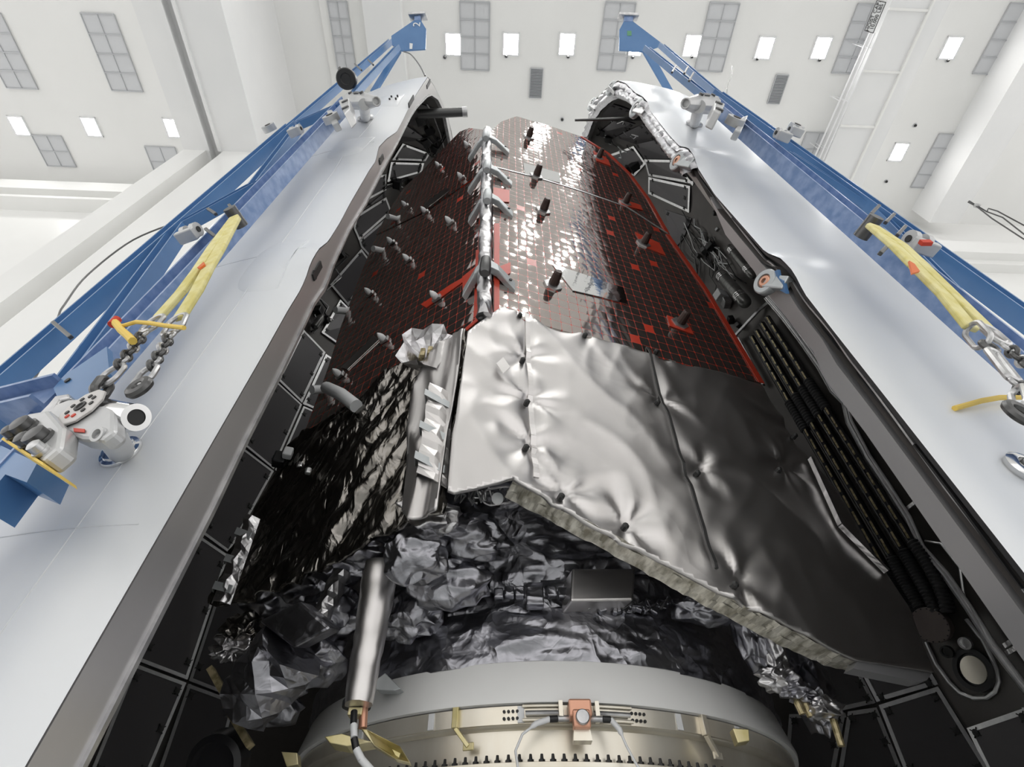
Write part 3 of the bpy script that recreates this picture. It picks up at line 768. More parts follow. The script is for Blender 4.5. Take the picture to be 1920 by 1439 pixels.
# four long vertical pipes with gold-striped wraps
tops = [(1409.6,633),(1419,622),(1429,608),(1439,596.5)]; bots = [(1662,1059),(1679,1043),(1697,1031.5),(1714,1016)]
for i, (a, b) in enumerate(zip(tops, bots)):
    P0 = HR.hit(*a, .20); P1 = HR.hit(*b, .20); P1 = V((P0.x, P0.y, P1.z))
    pp = MB().tube([P0, P1], .048, 16).build('coolant_pipe', M_pipe, FR, True)
    cdir = V((HR.cx - P0.x - 1.2, CY - P0.y - 2.2, 0)).normalized(); m = MB(); N = 18
    for k in range(N):
        if 9 <= k <= 10: continue
        z0 = P1.z + (P0.z - P1.z) * (k + .1) / N; z1 = P1.z + (P0.z - P1.z) * (k + .86) / N
        sd = cdir.cross(V((0, 0, 1)))
        m.bar(V((P0.x, P0.y, z0)) + cdir * .044 - sd * .004, V((P0.x, P0.y, z1)) + cdir * .044 - sd * .008, .020, .016, sd)
    m.build('gold_stripe', M_gband, pp)
    zc = P1.z + (P0.z - P1.z) * .55; m = MB()
    m.tube([V((P0.x, P0.y, zc - .28 + .56 * k / 24)) for k in range(25)], 0, 16, True, [(.066 if k % 2 else .056) for k in range(25)])
    m.build('corrugated_sleeve', M_rub, pp, True)
    ends = [(1725, 1165), (1735, 1155), (1757, 1150), (1778, 1150)][i]; mids = [(1672, 1110), (1700, 1100), (1722, 1080), (1760, 1075)][i]
    Q = HR.hit(*ends, .22); Mi = HR.hit(*mids, .2); pts = []
    for k in range(41):
        t_ = k / 40; pts.append(P1 * (1 - t_) ** 2 + Mi * 2 * t_ * (1 - t_) + Q * t_ ** 2)
    MB().tube(pts, 0, 14, True, [(.062 if k % 2 else .05) for k in range(41)]).build('corrugated_hose', M_rub, pp, True)
# tank bottles
for (a, b, r_) in (((1348, 512), (1401, 572), .105), ((1366, 462), (1413, 520), .07)):
    P0 = HR.hit(*a, .3); P1 = HR.hit(*b, .3); P0 = V((P1.x, P1.y, P0.z)) if False else P0
    d = P1 - P0; L = d.length
    tk = MB().lathe(P0, d, [(0, r_ * .3), (.03, r_ * .8), (.08, r_), (L - .1, r_), (L - .04, r_ * .85), (L, r_ * .5), (L + .01, .01)], 28).build('gas_bottle', M_tank, FR, True)
    m = MB()
    for fr in (.1, .14, .18, .72, .76, .80): m.lathe(P0 + d * fr, d, [(0, r_ * 1.02), (.004, r_ * 1.05), (.03, r_ * 1.05), (.034, r_ * 1.02)], 28)
    m.build('clamp_band', M_chrome, tk, True)
# wiring around the tanks
rnd = random.Random(11)
for i in range(26):
    u0 = 1290 + rnd.uniform(-15, 45); v0 = 400 + (u0 - 1290) * 1.0 + rnd.uniform(-5, 60); pts = [(u0, v0)]
    for k in range(4): pts.append((pts[-1][0] + rnd.uniform(-4, 22), pts[-1][1] + rnd.uniform(2, 32)))
    wire(HR, pts, rnd.uniform(.006, .013), FR, rnd.choice((M_black, M_steel, M_dsteel, M_black, M_white)), d=.1)
for i in range(12):
    u0 = 1120 + rnd.uniform(0, 60); v0 = 225 + rnd.uniform(0, 60); pts = [(u0, v0)]
    for k in range(3): pts.append((pts[-1][0] + rnd.uniform(-6, 14), pts[-1][1] + rnd.uniform(-6, 16)))
    wire(HR, pts, rnd.uniform(.008, .016), FR, rnd.choice((M_black, M_steel, M_white)), d=.1)
for (u, v, s_) in ((1320, 470, .12), (1332, 462, .15), (1310, 480, .09), (1345, 430, .07), (1352, 555, .2), (1362, 568, .16), (1340, 400, .08), (1190, 312, .2), (1178, 318, .16), (1140, 262, .14), (1128, 250, .12), (1370, 600, .12), (1385, 610, .10), (1512, 893, .12)):
    p = HR.hit(u, v, .15)
    if p: MB().box(p, (s_, s_ * .8, s_), tuple(Matrix.Rotation(rnd.uniform(0, 3), 3, 'Z').col)).build('equipment_box', rnd.choice((M_black, M_steel, M_dsteel)) if u != 1352 else M_white, FR, bevel=.012)
# tray around the pipes, white cable harness and foil
m = MB()
for a, b, w in (((1382, 631), (1432, 722), .06), ((1355, 655), (1425, 580), .05), ((1425, 580), (1450, 560), .05)):
    pa, pb = HR.hit(*a, .14), HR.hit(*b, .14); m.bar(pa, pb, w, .03, (0, 0, 1))
m.build('tray_rim', M_steel, FR)
har = [(1436, 560), (1470, 600), (1500, 640), (1535, 690), (1560, 735), (1582, 757), (1590, 793), (1625, 860), (1662, 915), (1700, 975), (1725, 1030), (1770, 1080), (1812, 1140), (1860, 1215), (1925, 1300)]
for k in range(4):
    wire(HR, [(u + k * 2.6 - 2, v - k * 1.8) for u, v in har], .016, FR, M_tape if k % 2 else M_steel, 'cable_harness', .16 + .02 * (k % 2), 8)
P = [HR.hit(u, v, .13) for u, v in har[1:5]]; Q = [HR.hit(u + 14, v - 8, .13) for u, v in har[1:5]]
m = MB(); vs = []
for i in range(31):
    t_ = i / 30 * 3; j = min(int(t_), 2); f = t_ - j; a, b = P[j].lerp(P[j + 1], f), Q[j].lerp(Q[j + 1], f)
    vs += [a + V((rnd.uniform(-.02, .02), -.02 + rnd.uniform(-.03, .02), 0)), a.lerp(b, .5) + V((rnd.uniform(-.02, .02), rnd.uniform(-.06, -.02), 0)), b + V((0, rnd.uniform(-.03, .02), 0))]
m.add(vs, [(i * 3 + k, i * 3 + k + 1, i * 3 + 4 + k, i * 3 + 3 + k) for i in range(30) for k in range(2)]).build('foil_strip', M_silver2, FR)
for (a, b) in (((1700, 955), (1722, 938)), ((1888, 1226), (1915, 1210)), ((1884, 1212), (1910, 1196))):
    pa, pb = HR.hit(*a, .16), HR.hit(*b, .16); MB().bar(pa, pb, .035, .02, (0, 0, 1)).build('foil_tie', M_silver2, FR)
wire(HR, [(1735, 1015), (1765, 1020), (1800, 1065), (1806, 1110), (1812, 1135)], .012, FR, M_tape, 'cable_harness', .12)
# round duct plate, ports and oval door
c = HR.hit(1744, 1173, .26); toc = (O - c); toc.z = 0; nn = V((HR.cx - c.x, CY - c.y, 0)).normalized(); nn = (nn + toc.normalized() * .6 + V((0, 0, -.5))).normalized()
dp = MB().lathe(c - nn * .1, nn, [(0, .15), (.08, .15), (.10, .15), (.105, .145)], 40).build('duct_cover', varied('taupe_cover', (.17, .14, .135), (.19, .16, .15), 8, .5), FR, True)
m = MB(); a1 = nn.orthogonal().normalized(); a2 = nn.cross(a1)
for k in range(18):
    q = 2 * math.pi * k / 18; m.lathe(c + (a1 * math.cos(q) + a2 * math.sin(q)) * .14 + nn * .004, nn, [(0, .006), (.006, .006)], 8)
m.build('rivet', M_plug, dp)
for (u, v) in ((1778, 1222), (1812, 1206)):
    c2 = HR.hit(u, v, .12); MB().lathe(c2, nn, [(0, .05), (.05, .05), (.05, .036), (.02, .034)], 20).build('port_cap', M_tape if u > 1800 else M_dsteel, FR, True)
ovc = HR.hit(1812, 1255, .09); nn2 = V((HR.cx - ovc.x, CY - ovc.y, 0)).normalized(); ta = V((0, 0, 1)).cross(nn2)
outline = [(1737, 1205), (1755, 1245), (1780, 1280), (1800, 1300), (1825, 1310), (1850, 1309), (1866, 1297), (1872, 1278), (1868, 1255), (1860, 1235), (1850, 1215), (1842, 1200), (1835, 1192), (1812, 1162)]
P = [HR.hit(u, v, .085) for u, v in outline]
MB().tube(P, .018, 8).build('door_seal', M_tape, FR, True)
c3 = HR.hit(1828, 1257, .1)
prt = MB().lathe(c3, nn2, [(0, .17), (.03, .17), (.03, .13), (.012, .125)], 32).build('round_port', M_black, FR, True)
MB().lathe(c3, nn2, [(.0, .11), (.02, .11), (.022, .10)], 28).build('port_glass', M_champ, prt, True)
# rods reaching out of both noses
for hh, a, b, r0, par in ((HL, (783, 214), (876, 210), .07, FL), (HR, (1215, 222), (1078, 225.5), .03, FR)):
    pl = PXL if hh is HL else PXR
    P0 = onp(a[0], a[1], pl, -.3); t_ = (P0 - O).length; P1 = O + ray(*b).normalized() * t_ * (1.0 if hh is HL else .97)
    rd = MB().tube([P0, P1], r0, 18, True, [r0, r0 * (1 if hh is HL else .5)]).build('probe_rod', M_dsteel, par, True)
    if hh is HL: MB().lathe(P1, P1 - P0, [(-.08, r0 * 1.12), (0, r0 * 1.12), (0, r0 * .7), (-.05, r0 * .65)], 18).build('end_collar', M_steel, rd, True)
# support stands on the floor
for h, par, lab in ((HL, FL, 'left'), (HR, FR, 'right')):
    x = h.cx - h.sg * 1.2
    t = thing('fairing_stand', 'low steel stand carrying the %s fairing half' % lab, 'stand', (x, CY, 0), 'stands under the fairing halves')
    m = MB(); zt = BOT + CZ
    for a in (10, 60, 120, 170):
        p = h.pt(R(a), BOT, .05); m.box((p.x, p.y, zt / 2 - .02), (.25, .25, zt - .04))
    m.build('stand_leg', M_steel, t)
    MB().tube([h.pt(R(a), BOT, .05) + V((0, 0, -.03)) for a in range(0, 181, 5)], .05, 8).build('stand_ring', M_steel, t, True)

# ================================================================== SPACECRAFT
CX = .2
SCR = thing('spacecraft', 'foil-wrapped spacecraft with folded solar panels standing on the round adapter', 'spacecraft', (CX, CY, 1.0 + CZ))
cv = V((CX, CY, 0)); m = MB()
corner = [(-.14, 2.12), (1.82, 2.76), (2.2, 4.6), (.9, 6.0), (-1.3, 5.7), (-1.75, 4.2), (-1.6, 3.08)]
m.prism([V((x, y, 1.95 + CZ)) for x, y in corner], (0, 0, 3.9)); m.prism([V((CX + (x - CX) * .9, CY + (y - CY) * .93, 5.8 + CZ)) for x, y in corner], (0, 0, 1.3))
m.build('core_body', M_silver_shade, SCR)
RU = [(915,250),(940,228),(968,218),(1030,236),(1090,256),(1140,287),(1180,325),(1215,372),(1252,438),(1175,388),(1080,355),(1000,331),(924,312)]
RL = [(924,314),(1000,333),(1080,357),(1175,390),(1252,440),(1325,545),(1428,718),(1205,665),(1100,632),(975,598),(940,610),(925,612)]
LU = [(905,262),(905,243),(880,240),(862,247),(820,290),(790,322),(757,352),(735,385),(705,440),(800,395),(905,322)]
LL = [(905,325),(800,398),(705,443),(680,505),(640,610),(615,690),(575,800),(560,835),(640,772),(700,728),(800,682),(895,600),(900,460)]
def pnl(nm, poly, pl, m, off, lab):
    o = sheet_obj(nm, poly, pl, .25, None, m, SCR, off, .03, smooth=False, label=lab); return o
p1 = pnl('solar_panel', RU, PR, S_cellR, .03, 'upper right solar panel, mirror-bright on its left half')
p2 = pnl('solar_panel', RL, PR, S_cellR, .05, 'lower right solar panel with red cell gaps')
p3 = pnl('solar_panel', LU, PL, S_cellL, .03, 'upper left solar panel')
p4 = pnl('solar_panel', LL, PL, S_cellL, .05, 'lower left solar panel')
def outline_trim(poly, pl, off, w, idx, parent, m=M_redk, name='panel_border'):
    mb = MB()
    for i in idx:
        a, b = onp(*poly[i], pl, off), onp(*poly[(i + 1) % len(poly)], pl, off); mb.bar(a, b, w, .006, V((0, 0, 1)).cross(b - a).cross(b - a) if False else (b - a).cross(pl[1]))
    return mb.build(name, m, parent)
outline_trim(RU, PR, .035, .05, (4, 5, 6, 7), p1); outline_trim(RL, PR, .055, .05, (4, 5), p2)
outline_trim(RU, PR, .036, .022, (8, 9, 10, 11), p1, M_tape, 'panel_edge'); outline_trim(LL, PL, .055, .04, (10, 11, 12), p4)
def patch(px, pl, off, m, nm, par, lab=None): return MB().prism([onp(u, v, pl, off) for u, v in px], pl[1] * .006).build(nm, m, par, label=lab)
patch([(981,306),(1048,325),(1051,344),(984,328)], PR, .033, M_mirror, 'mirror_tile', p1)
patch([(1035,496),(1105,519),(1168,541),(1176,572),(1122,557),(1074,546)], PR, .053, M_mirror, 'mirror_tile', p2)
patch([(640,690),(702,630),(712,637),(652,694)], PL, .053, M_mirror, 'mirror_tile', p4); patch([(795,384),(838,352),(843,358),(800,392)], PL, .053, M_mirror, 'mirror_tile', p4)
for px, pl, par, off in (([(925,505),(957,493),(957,513),(925,528)], PR, p2, .053), ([(926,420),(936,420),(936,600),(926,606)], PR, p2, .053), ([(925,352),(955,358),(955,380),(925,378)], PR, p2, .053),
                         ([(893,470),(901,470),(899,590),(889,597)], PL, p4, .053), ([(868,520),(893,500),(893,520),(868,545)], PL, p4, .053), ([(790,572),(845,535),(868,522),(868,530),(800,578)], PL, p4, .053),
                         ([(1250,592),(1290,608),(1300,628),(1255,612)], PR, p2, .052), ([(1190,436),(1235,456),(1248,480),(1205,462)], PR, p2, .052), ([(1112,283),(1140,300),(1145,312),(1118,302)], PR, p1, .033), ([(1160,372),(1200,385),(1205,395),(1165,385)], PR, p1, .033)):
    patch(px, pl, off, M_redk, 'red_patch', par)
# hold-down posts on the right panels, cones on the left ones
def post(u, v, par, pl, off):
    c = onp(u, v, pl, off); n = pl[1]
    b = MB().lathe(c, n, [(0, .075), (.015, .075), (.018, .045)], 6).build('holddown_post', M_steel, par)
    MB().lathe(c, n, [(.015, .036), (.03, .04), (.115, .032), (.13, .026)], 12).build('post_cap', M_stud, b)
for (u, v, par) in ((991, 258, p1), (1005, 331, p2), (1018, 396, p2), (1036, 536, p2), (1122, 297, p1), (1172, 382, p1), (1206, 458, p2), (1274, 608, p2)):
    post(u, v, par, PR, .03 if par is p1 else .05)
def cone(u, v, par, pl, off):
    c = onp(u, v, pl, off); n = pl[1]; ax = (n + V((0, 0, .0))).normalized()
    b = MB().box(c + n * .015, (.08, .025, .05), (V((0, 0, 1)).cross(n), n, V((0, 0, 1)))).build('holddown_bracket', M_steel, par, bevel=.006)
    MB().lathe(c, ax, [(.01, .022), (.03, .028), (.055, .026), (.075, .018), (.095, .004)], 16).build('cone_cap', M_cone, b, True)
for (u, v) in ((878, 276), (867, 336), (824, 314)): cone(u, v, p3, PL, .03)
for (u, v) in ((762, 388), (799, 400), (846, 420), (736, 457), (767, 490), (696, 553), (821, 562), (723, 640), (640, 706)): cone(u, v, p4, PL, .05)
for (u, v) in ((744, 414), (719, 474), (653, 587), (616, 733)):
    c = onp(u, v, PL, .02); MB().tube([c + V((-.08, -.1, -.1)), c + V((0, -.02, 0)), c + V((.05, 0, .1))], .035, 10).build('edge_hinge', M_cone, p4, True)
# hinge line
ridge_px = [(913, 246), (917, 312), (914, 400), (912, 500), (908, 596)]
RP = [onp(u, v, (PR[0] - V((0, .02, 0)), PR[1]), .03) for u, v in ridge_px]
hp = crumple_tube(RP[0], RP[-1], .055, .05, M_silver2, 'hinge_post', SCR, 9, 60, .16, 4, label='silver foil-wrapped tube between the panels', flat=False)
for i, (u, v, s_) in enumerate(((912, 254, 1.15), (914, 311, 1.1), (915, 366, 1.0), (911, 494, .95))):
    c = onp(u, v, PR, .12); m = MB()
    h1 = V((0, 0, 1)).cross(PR[1]).normalized(); h2 = V((0, 0, 1)).cross(PL[1]).normalized()
    if h1.x < 0: h1 = -h1
    if h2.x > 0: h2 = -h2
    z = V((0, 0, 1))
    for hv, nn_ in ((h1, PR[1]), (h2, PL[1])):
        e = c + hv * .25 * s_ - nn_ * .05 - z * .07
        m.prism([c + z * .10 * s_, c - z * .02 * s_, c + hv * .10 * s_ - z * .06, e - z * .09, e + z * .02, c + hv * .09 * s_ + z * .03], -nn_ * .05)
    br = m.build('hinge_bracket', M_hing, SCR, bevel=.006)
    MB().lathe(c + V((0, -.02, -.06)), (0, 0, -1), [(-.08, .035), (0, .04), (.10, .04), (.12, .03)], 16).build('hinge_pin', M_hing if i < 3 else M_dsteel, br, True)
    MB().lathe(c + h1 * .2 * s_ - PR[1] * .02 - z * .1, PR[1], [(0, .012), (.01, .012)], 8).build('bolt', M_plug, br)
# ---------------- silver blanket on the right face
BM = [(947,573),(960,577),(975,590),(1040,610),(1100,628),(1150,644),(1205,662),(1320,692),(1428,719),(1500,835),(1568,925),(1640,1048),(1700,1152),(1748,1262),(1680,1250),(1608,1239),(1566,1222),(1340,1106),(1160,1008),(962,903),(905,916),(850,930),(838,924),(848,815),(866,705),(876,626)]
snaps = [(975, 592), (1097, 629), (980, 676), (988, 755), (986, 840), (1052, 932), (1172, 988), (1233, 755), (1307, 888), (1377, 1098), (1490, 818), (1230, 660), (1460, 882)]
hR = V((0, 0, 1)).cross(PR[1]).normalized(); bR = V((PR[0].x, PR[0].y, 0))
SN = [((onp(u, v, PR) - bR).dot(hR), onp(u, v, PR).z) for u, v in snaps]
sl = lambda u, v: ((onp(u, v, PR) - bR).dot(hR), onp(u, v, PR).z)
seamA = [sl(983, 592), sl(1000, 905)]; seamB = [sl(1207, 662), sl(1330, 1078)]
def segd(p, s):
    (ax, ay), (bx_, by) = s; dx, dy = bx_ - ax, by - ay; t = max(0, min(1, ((p[0] - ax) * dx + (p[1] - ay) * dy) / (dx * dx + dy * dy)))
    return math.hypot(p[0] - ax - dx * t, p[1] - ay - dy * t)
def blanketR(a, b):
    q = V((a, b, 0)); d = .024 * noise.noise(V((a * 1.6, b * .9, 2.0))) + .018 * noise.noise(V((a * 2.2 + b * 1.4, b * .8 - a * .5, 7.0)))
    r_ = 1 - abs(noise.noise(V((a * 2.6 + b * 1.8, b * 1.2 - a, 4.0)))); d += .012 * r_ * r_ * r_
    r2 = 1 - abs(noise.noise(V((a * 4.6 - b * 2.2, b * 1.6 + a, 9.0)))); d += .007 * r2 ** 4
    for (x, z) in SN:
        dd = math.hypot(a - x, b - z)
        if dd < .35:
            ang = math.atan2(b - z, a - x); d += (-.035 + .012 * math.sin(ang * 7 + x * 9)) * math.exp(-(dd / .09)) + .009 * math.sin(ang * 5 + z * 7) * math.exp(-((dd - .12) / .12) ** 2)
    for s, am in ((seamA, .012), (seamB, .004)):
        dd = segd((a, b), s); d -= am * math.exp(-(dd / .025) ** 2)
    return d
bl = sheet_obj('blanket', BM, PR, .022, blanketR, M_silver, SCR, .05, .02, label='large silver film blanket over the right face')
m = MB()
for (u, v) in snaps:
    c = onp(u, v, PR, .05 + .012); m.lathe(c, PR[1], [(-.02, .016), (.012, .016), (.02, .008)], 8)
m.build('snap_button', M_plug, bl)
for s, w, mm in ((((983, 592), (1000, 905)), .03, M_silver), (((1207, 662), (1330, 1078)), .018, M_dsteel)):
    pts = []
    for k in range(41):
        u = s[0][0] + (s[1][0] - s[0][0]) * k / 40; v = s[0][1] + (s[1][1] - s[0][1]) * k / 40; p = onp(u, v, PR); pts.append(p + PR[1] * (.05 + blanketR((p - bR).dot(hR), p.z) + .006))
    m = MB()
    for a, b in zip(pts, pts[1:]): m.bar(a, b, w, .008, hR)
    m.build('blanket_seam', mm, bl)
patch([(930, 683), (943, 671), (956, 690), (943, 702)], PR, .095, M_silver, 'tape_patch', bl)
# layered lower edge
E0 = [(962,903),(1160,1008),(1340,1106),(1480,1180),(1566,1222),(1608,1239)]; E1 = [(952,921),(1150,1028),(1330,1128),(1470,1200),(1556,1240),(1606,1252)]
m = MB(); m2 = MB()
P = [onp(u, v, PR, .045) for u, v in resample(E0, 60)]; Q = [onp(u, v, PR, -.04) for u, v in resample(E1, 60)]
for k in range(5):
    vs = []; rr = random.Random(k)
    for i, (a, b) in enumerate(zip(P, Q)):
        f0, f1 = k / 5, (k + .75) / 5; w = V((0, 0, rr.uniform(-.006, .006))); vs += [a.lerp(b, f0) + w, a.lerp(b, f1) + w, a.lerp(b, f1) - PR[1] * .05 + w, a.lerp(b, f0) - PR[1] * .05 + w]
    m.add(vs, [(i * 4 + j, i * 4 + (j + 1) % 4, i * 4 + 4 + (j + 1) % 4, i * 4 + 4 + j) for i in range(59) for j in range(4)])
m.build('layered_edge', M_gold, bl, label='stacked gold-silver film layers along the lower edge')
m = MB().prism([onp(u, v, PR, .04) for u, v in ((1608, 1239), (1748, 1262), (1738, 1276), (1722, 1279), (1600, 1254))], -PR[1] * .06); m.build('edge_channel', M_grey, bl)
m = MB()
for (a, b, w) in (((1505, 860), (1560, 985), .03), ((1560, 985), (1645, 1072), .03)): m.bar(onp(*a, PR, .08) + V((.05, 0, 0)), onp(*b, PR, .08) + V((.05, 0, 0)), w, .02, PR[1])
m.build('edge_strip', M_silver2, bl)
# ---------------- left face blankets
BL = [(880,624),(872,700),(852,800),(838,925),(828,962),(770,985),(700,1012),(620,1058),(560,1086),(480,1118),(412,1142),(402,1138),(432,1050),(480,965),(530,862),(560,826),(640,766),(700,724),(770,672),(830,640)]
def blanketL(a, b):
    x = a * .82 - b * .57; y = a * .57 + b * .82
    d = .03 * noise.noise(V((x * 1.6, y * .7, 12.0))) + .042 * ridge(V((x * 5.2, y * 1.2, 14.0)), 4) + crease(x * 1.8, y * .8, 4.6, .032, 5.0)
    return d - .03
ll = sheet_obj('blanket', BL, PL, .016, blanketL, M_dark2, SCR, .06, .02, label='dark crinkled film blanket over the left face')
BL2 = [(878,626),(866,705),(848,815),(838,925),(830,965),(775,985),(757,960),(768,860),(778,760),(800,690),(840,640)]
def blk2(a, b): return .025 * noise.noise(V((a * 6, b * 1.3, 3.0))) + .03 * (1 - abs(noise.noise(V((a * 9, b * 1.6, 6.0))))) ** 3 + .02
sheet_obj('blanket', BL2, PL, .02, blk2, M_silver, SCR, .11, .01, label='pale vertical blanket strip beside the front corner')
# strapped box wrap
def strapbox(tl, tr, bl_, br_, pl, depth, straps, name, lab, m_=M_silver, off=.12):
    A, B, C, D = [onp(*q, pl, off) for q in (tl, tr, br_, bl_)]; n = pl[1]
    top = (A + B) / 2 + n * depth; bot = (D + C) / 2 + n * depth; N = 14; vs = []; rr = random.Random(9)
    for i in range(N + 1):
        t = i / N; w = .012 * math.sin(t * 3.14 * 8)
        vs += [A.lerp(D, t), A.lerp(D, t).lerp(top.lerp(bot, t), .9) + n * w, top.lerp(bot, t) + n * w * .5, B.lerp(C, t).lerp(top.lerp(bot, t), .3) + n * (.03 + w), B.lerp(C, t)]
    o = MB().add(vs, [(i * 5 + k, i * 5 + k + 1, i * 5 + 6 + k, i * 5 + 5 + k) for i in range(N) for k in range(4)]).build(name, m_, SCR, label=lab)
    s = o.modifiers.new('t', 'SOLIDIFY'); s.thickness = .006
    m = MB()
    for t in straps:
        a, b, c_ = A.lerp(D, t) + n * .01, top.lerp(bot, t) + n * .02, B.lerp(C, t) + n * .02
        a2 = V((0, 0, -.045)); m.prism([a, b, b + a2, a + a2], n * .006); m.prism([b, c_, c_ + a2, b + a2], n * .006)
    m.build('strap', M_hing, o)
    return o
strapbox((806, 735), (850, 742), (778, 900), (838, 915), PL, .10, (.12, .5, .82), 'strapped_cover', 'silver box-like cover tied with three straps')
strapbox((463, 968), (488, 974), (396, 1132), (432, 1134), PL, .05, (.2, .52, .82), 'strapped_cover', 'slim silver cover with three straps at the lower left edge', M_silver2)
# funnel of crumpled foil above it
c = onp(806, 668, PL, .12); m = MB(); rr = random.Random(21); vs = []; seg = 16
for i, (r_, dz) in enumerate(((.17, .10), (.13, .04), (.08, -.03), (.04, -.05))):
    for k in range(seg):
        q = 2 * math.pi * k / seg; r2 = r_ * (1 + rr.uniform(-.22, .22)); vs.append(c + V((math.cos(q) * r2, -dz * .9 + rr.uniform(-.02, .02), math.sin(q) * r2 * 1.25)))
m.add(vs, [(i * seg + k, i * seg + (k + 1) % seg, (i + 1) * seg + (k + 1) % seg, (i + 1) * seg + k) for i in range(3) for k in range(seg)]).build('foil_cup', M_silver2, SCR)
m = MB()
for k in range(9): p = c + V((rr.uniform(-.05, .05), rr.uniform(-.05, .02), rr.uniform(-.05, .05))); m.box(p, (.03, .03, .04))
m.build('connector', M_gband, SCR, bevel=.004)
# white fitting at the far left corner of the blanket
MB().tube([onp(612, 727, PL, .15), onp(640, 740, PL, .16), onp(668, 762, PL, .12)], .045, 12).build('wrapped_arm', M_cone, SCR, True)
for (u, v, s_, mm) in ((540, 850, .06, M_white), (524, 862, .08, M_black), (562, 872, .035, M_chrome), (578, 884, .035, M_steel)):
    c = onp(u, v, PL, .13); MB().box(c, (s_, s_, s_ * 1.2), (hR, PR[1], V((0, 0, 1)))).build('corner_fitting', mm, SCR, bevel=.01)
# ---------------- lower bus wrapped in silver foil, shade put into its colour (around the axis, above the white ring)
def skirt(name, z0, z1, r0, r1, a0, a1, na, nz, amp, m, seed, lab, bulge=0.0, flat=True):
    vs = []; fs = []; na, nz = 260, max(14, int((z1 - z0) * 90))
    for i in range(nz + 1):
        t = i / nz
        for k in range(na + 1):
            a = R(a0 + (a1 - a0) * k / na); z = z0 + (z1 - z0) * t; s_ = a * 1.5
            q = V((s_ * 2.2 + z * 1.6, z * 6.2 - s_ * .8, seed)); d, _p = noise.voronoi(V((s_ * 4.2 + z * 2, z * 8.5 + s_, seed + 3)))
            r_ = r0 + (r1 - r0) * t + bulge * math.sin(math.pi * t) + amp * (.8 * ridge(q, 3) - .8) + amp * .8 * (d[1] - d[0])
            vs.append(V((CX + r_ * math.sin(a), CY - r_ * math.cos(a), z + CZ)))
    n = na + 1
    for i in range(nz):
        for k in range(na): fs.append((i * n + k, i * n + k + 1, (i + 1) * n + k + 1, (i + 1) * n + k))
    return MB().add(vs, fs).build(name, m, SCR, True, label=lab)
skirt('foil_skirt', 1.02, 1.30, 1.51, 1.50, -110, 110, 64, 5, .020, M_silver_shade, 1, 'shade-darkened crinkled silver foil skirt right above the white ring', .02)
skirt('foil_skirt', 1.26, 1.98, 1.46, 1.62, -110, 110, 44, 6, .034, M_silver_shade, 2, 'shade-darkened silver foil around the lower body', .0)
skirt('foil_skirt', 1.95, 2.1, 1.60, 1.9, -110, 110, 30, 2, .02, M_silver_shade, 3, 'shade-darkened silver foil under the side panels', .0)
MB().lathe(V((CX, CY, 1.0 + CZ)), (0, 0, 1), [(0, 1.40), (1.0, 1.38)], 64).build('inner_cylinder', M_black, SCR, True)
def onskirt(u, v, r_):
    d = ray(u, v); a = d.x ** 2 + d.y ** 2; b = -2 * (d.x * CX + d.y * CY); c_ = CX ** 2 + CY ** 2 - r_ * r_; t = (-b - math.sqrt(max(b * b - 4 * a * c_, 0))) / (2 * a); return O + d * t
# foil-wrapped box on the skirt
q = [(1073, 1066), (1192, 1066), (1188, 1126), (1070, 1128)]; P = [onskirt(u, v, 1.68) for u, v in q]; cc = sum(P, V((0, 0, 0))) / 4; nn = (V((CX, CY, cc.z)) - cc); nn.z = 0; nn.normalize()
MB().prism(P, nn * .2 + V((0, 0, .03))).build('wrapped_box', M_silver, SCR, bevel=.012, label='dark foil-wrapped box on the lower body')
m = MB()
for (u, v) in ((935, 1115), (955, 1112), (975, 1112), (1035, 1112), (1055, 1114)): c = onskirt(u, v, 1.54); m.box(c, (.05, .05, .055))
m.box(onskirt(1003, 1122, 1.55), (.09, .07, .10)); m.build('connector_row', M_silver_shade, SCR, bevel=.008)
m = MB(); rr = random.Random(8)
for k in range(22):
    c = onskirt(1120 + rr.uniform(0, 150), 1132 + rr.uniform(-6, 14), 1.53); m.box(c, (rr.uniform(.02, .06), .04, rr.uniform(.02, .05)), tuple(Matrix.Rotation(rr.uniform(0, 3), 3, 'Y').col))
m.build('connector_row', M_silver_shade, SCR, bevel=.006)
for k in range(8):
    u = 1110 + k * 22; MB().tube([onskirt(u + rr.uniform(-12, 12), 1130 + rr.uniform(-10, 14), 1.55) for _ in range(5)], .007, 6).build('harness_loop', M_steel if k % 3 == 0 else M_silver_shade, SCR, True)
m = MB()
for k in range(14):
    u = 860 + k * 7; m.tube([ony(u + rr.uniform(-9, 9), 925 + rr.uniform(-12, 22), 2.2) for _ in range(4)], .006, 5)
m.build('harness_loop', M_steel, SCR, True)
c = ony(933, 937, 2.15); MB().lathe(c, (0, -1, -.4), [(0, .03), (.02, .03), (.025, .02)], 16).build('round_plug', M_white, SCR, True)
MB().link(ony(935, 930, 2.15), (1, 0, .2), .17, .10, .005, (0, -1, 0)).build('harness_loop', M_silver2, SCR, True)
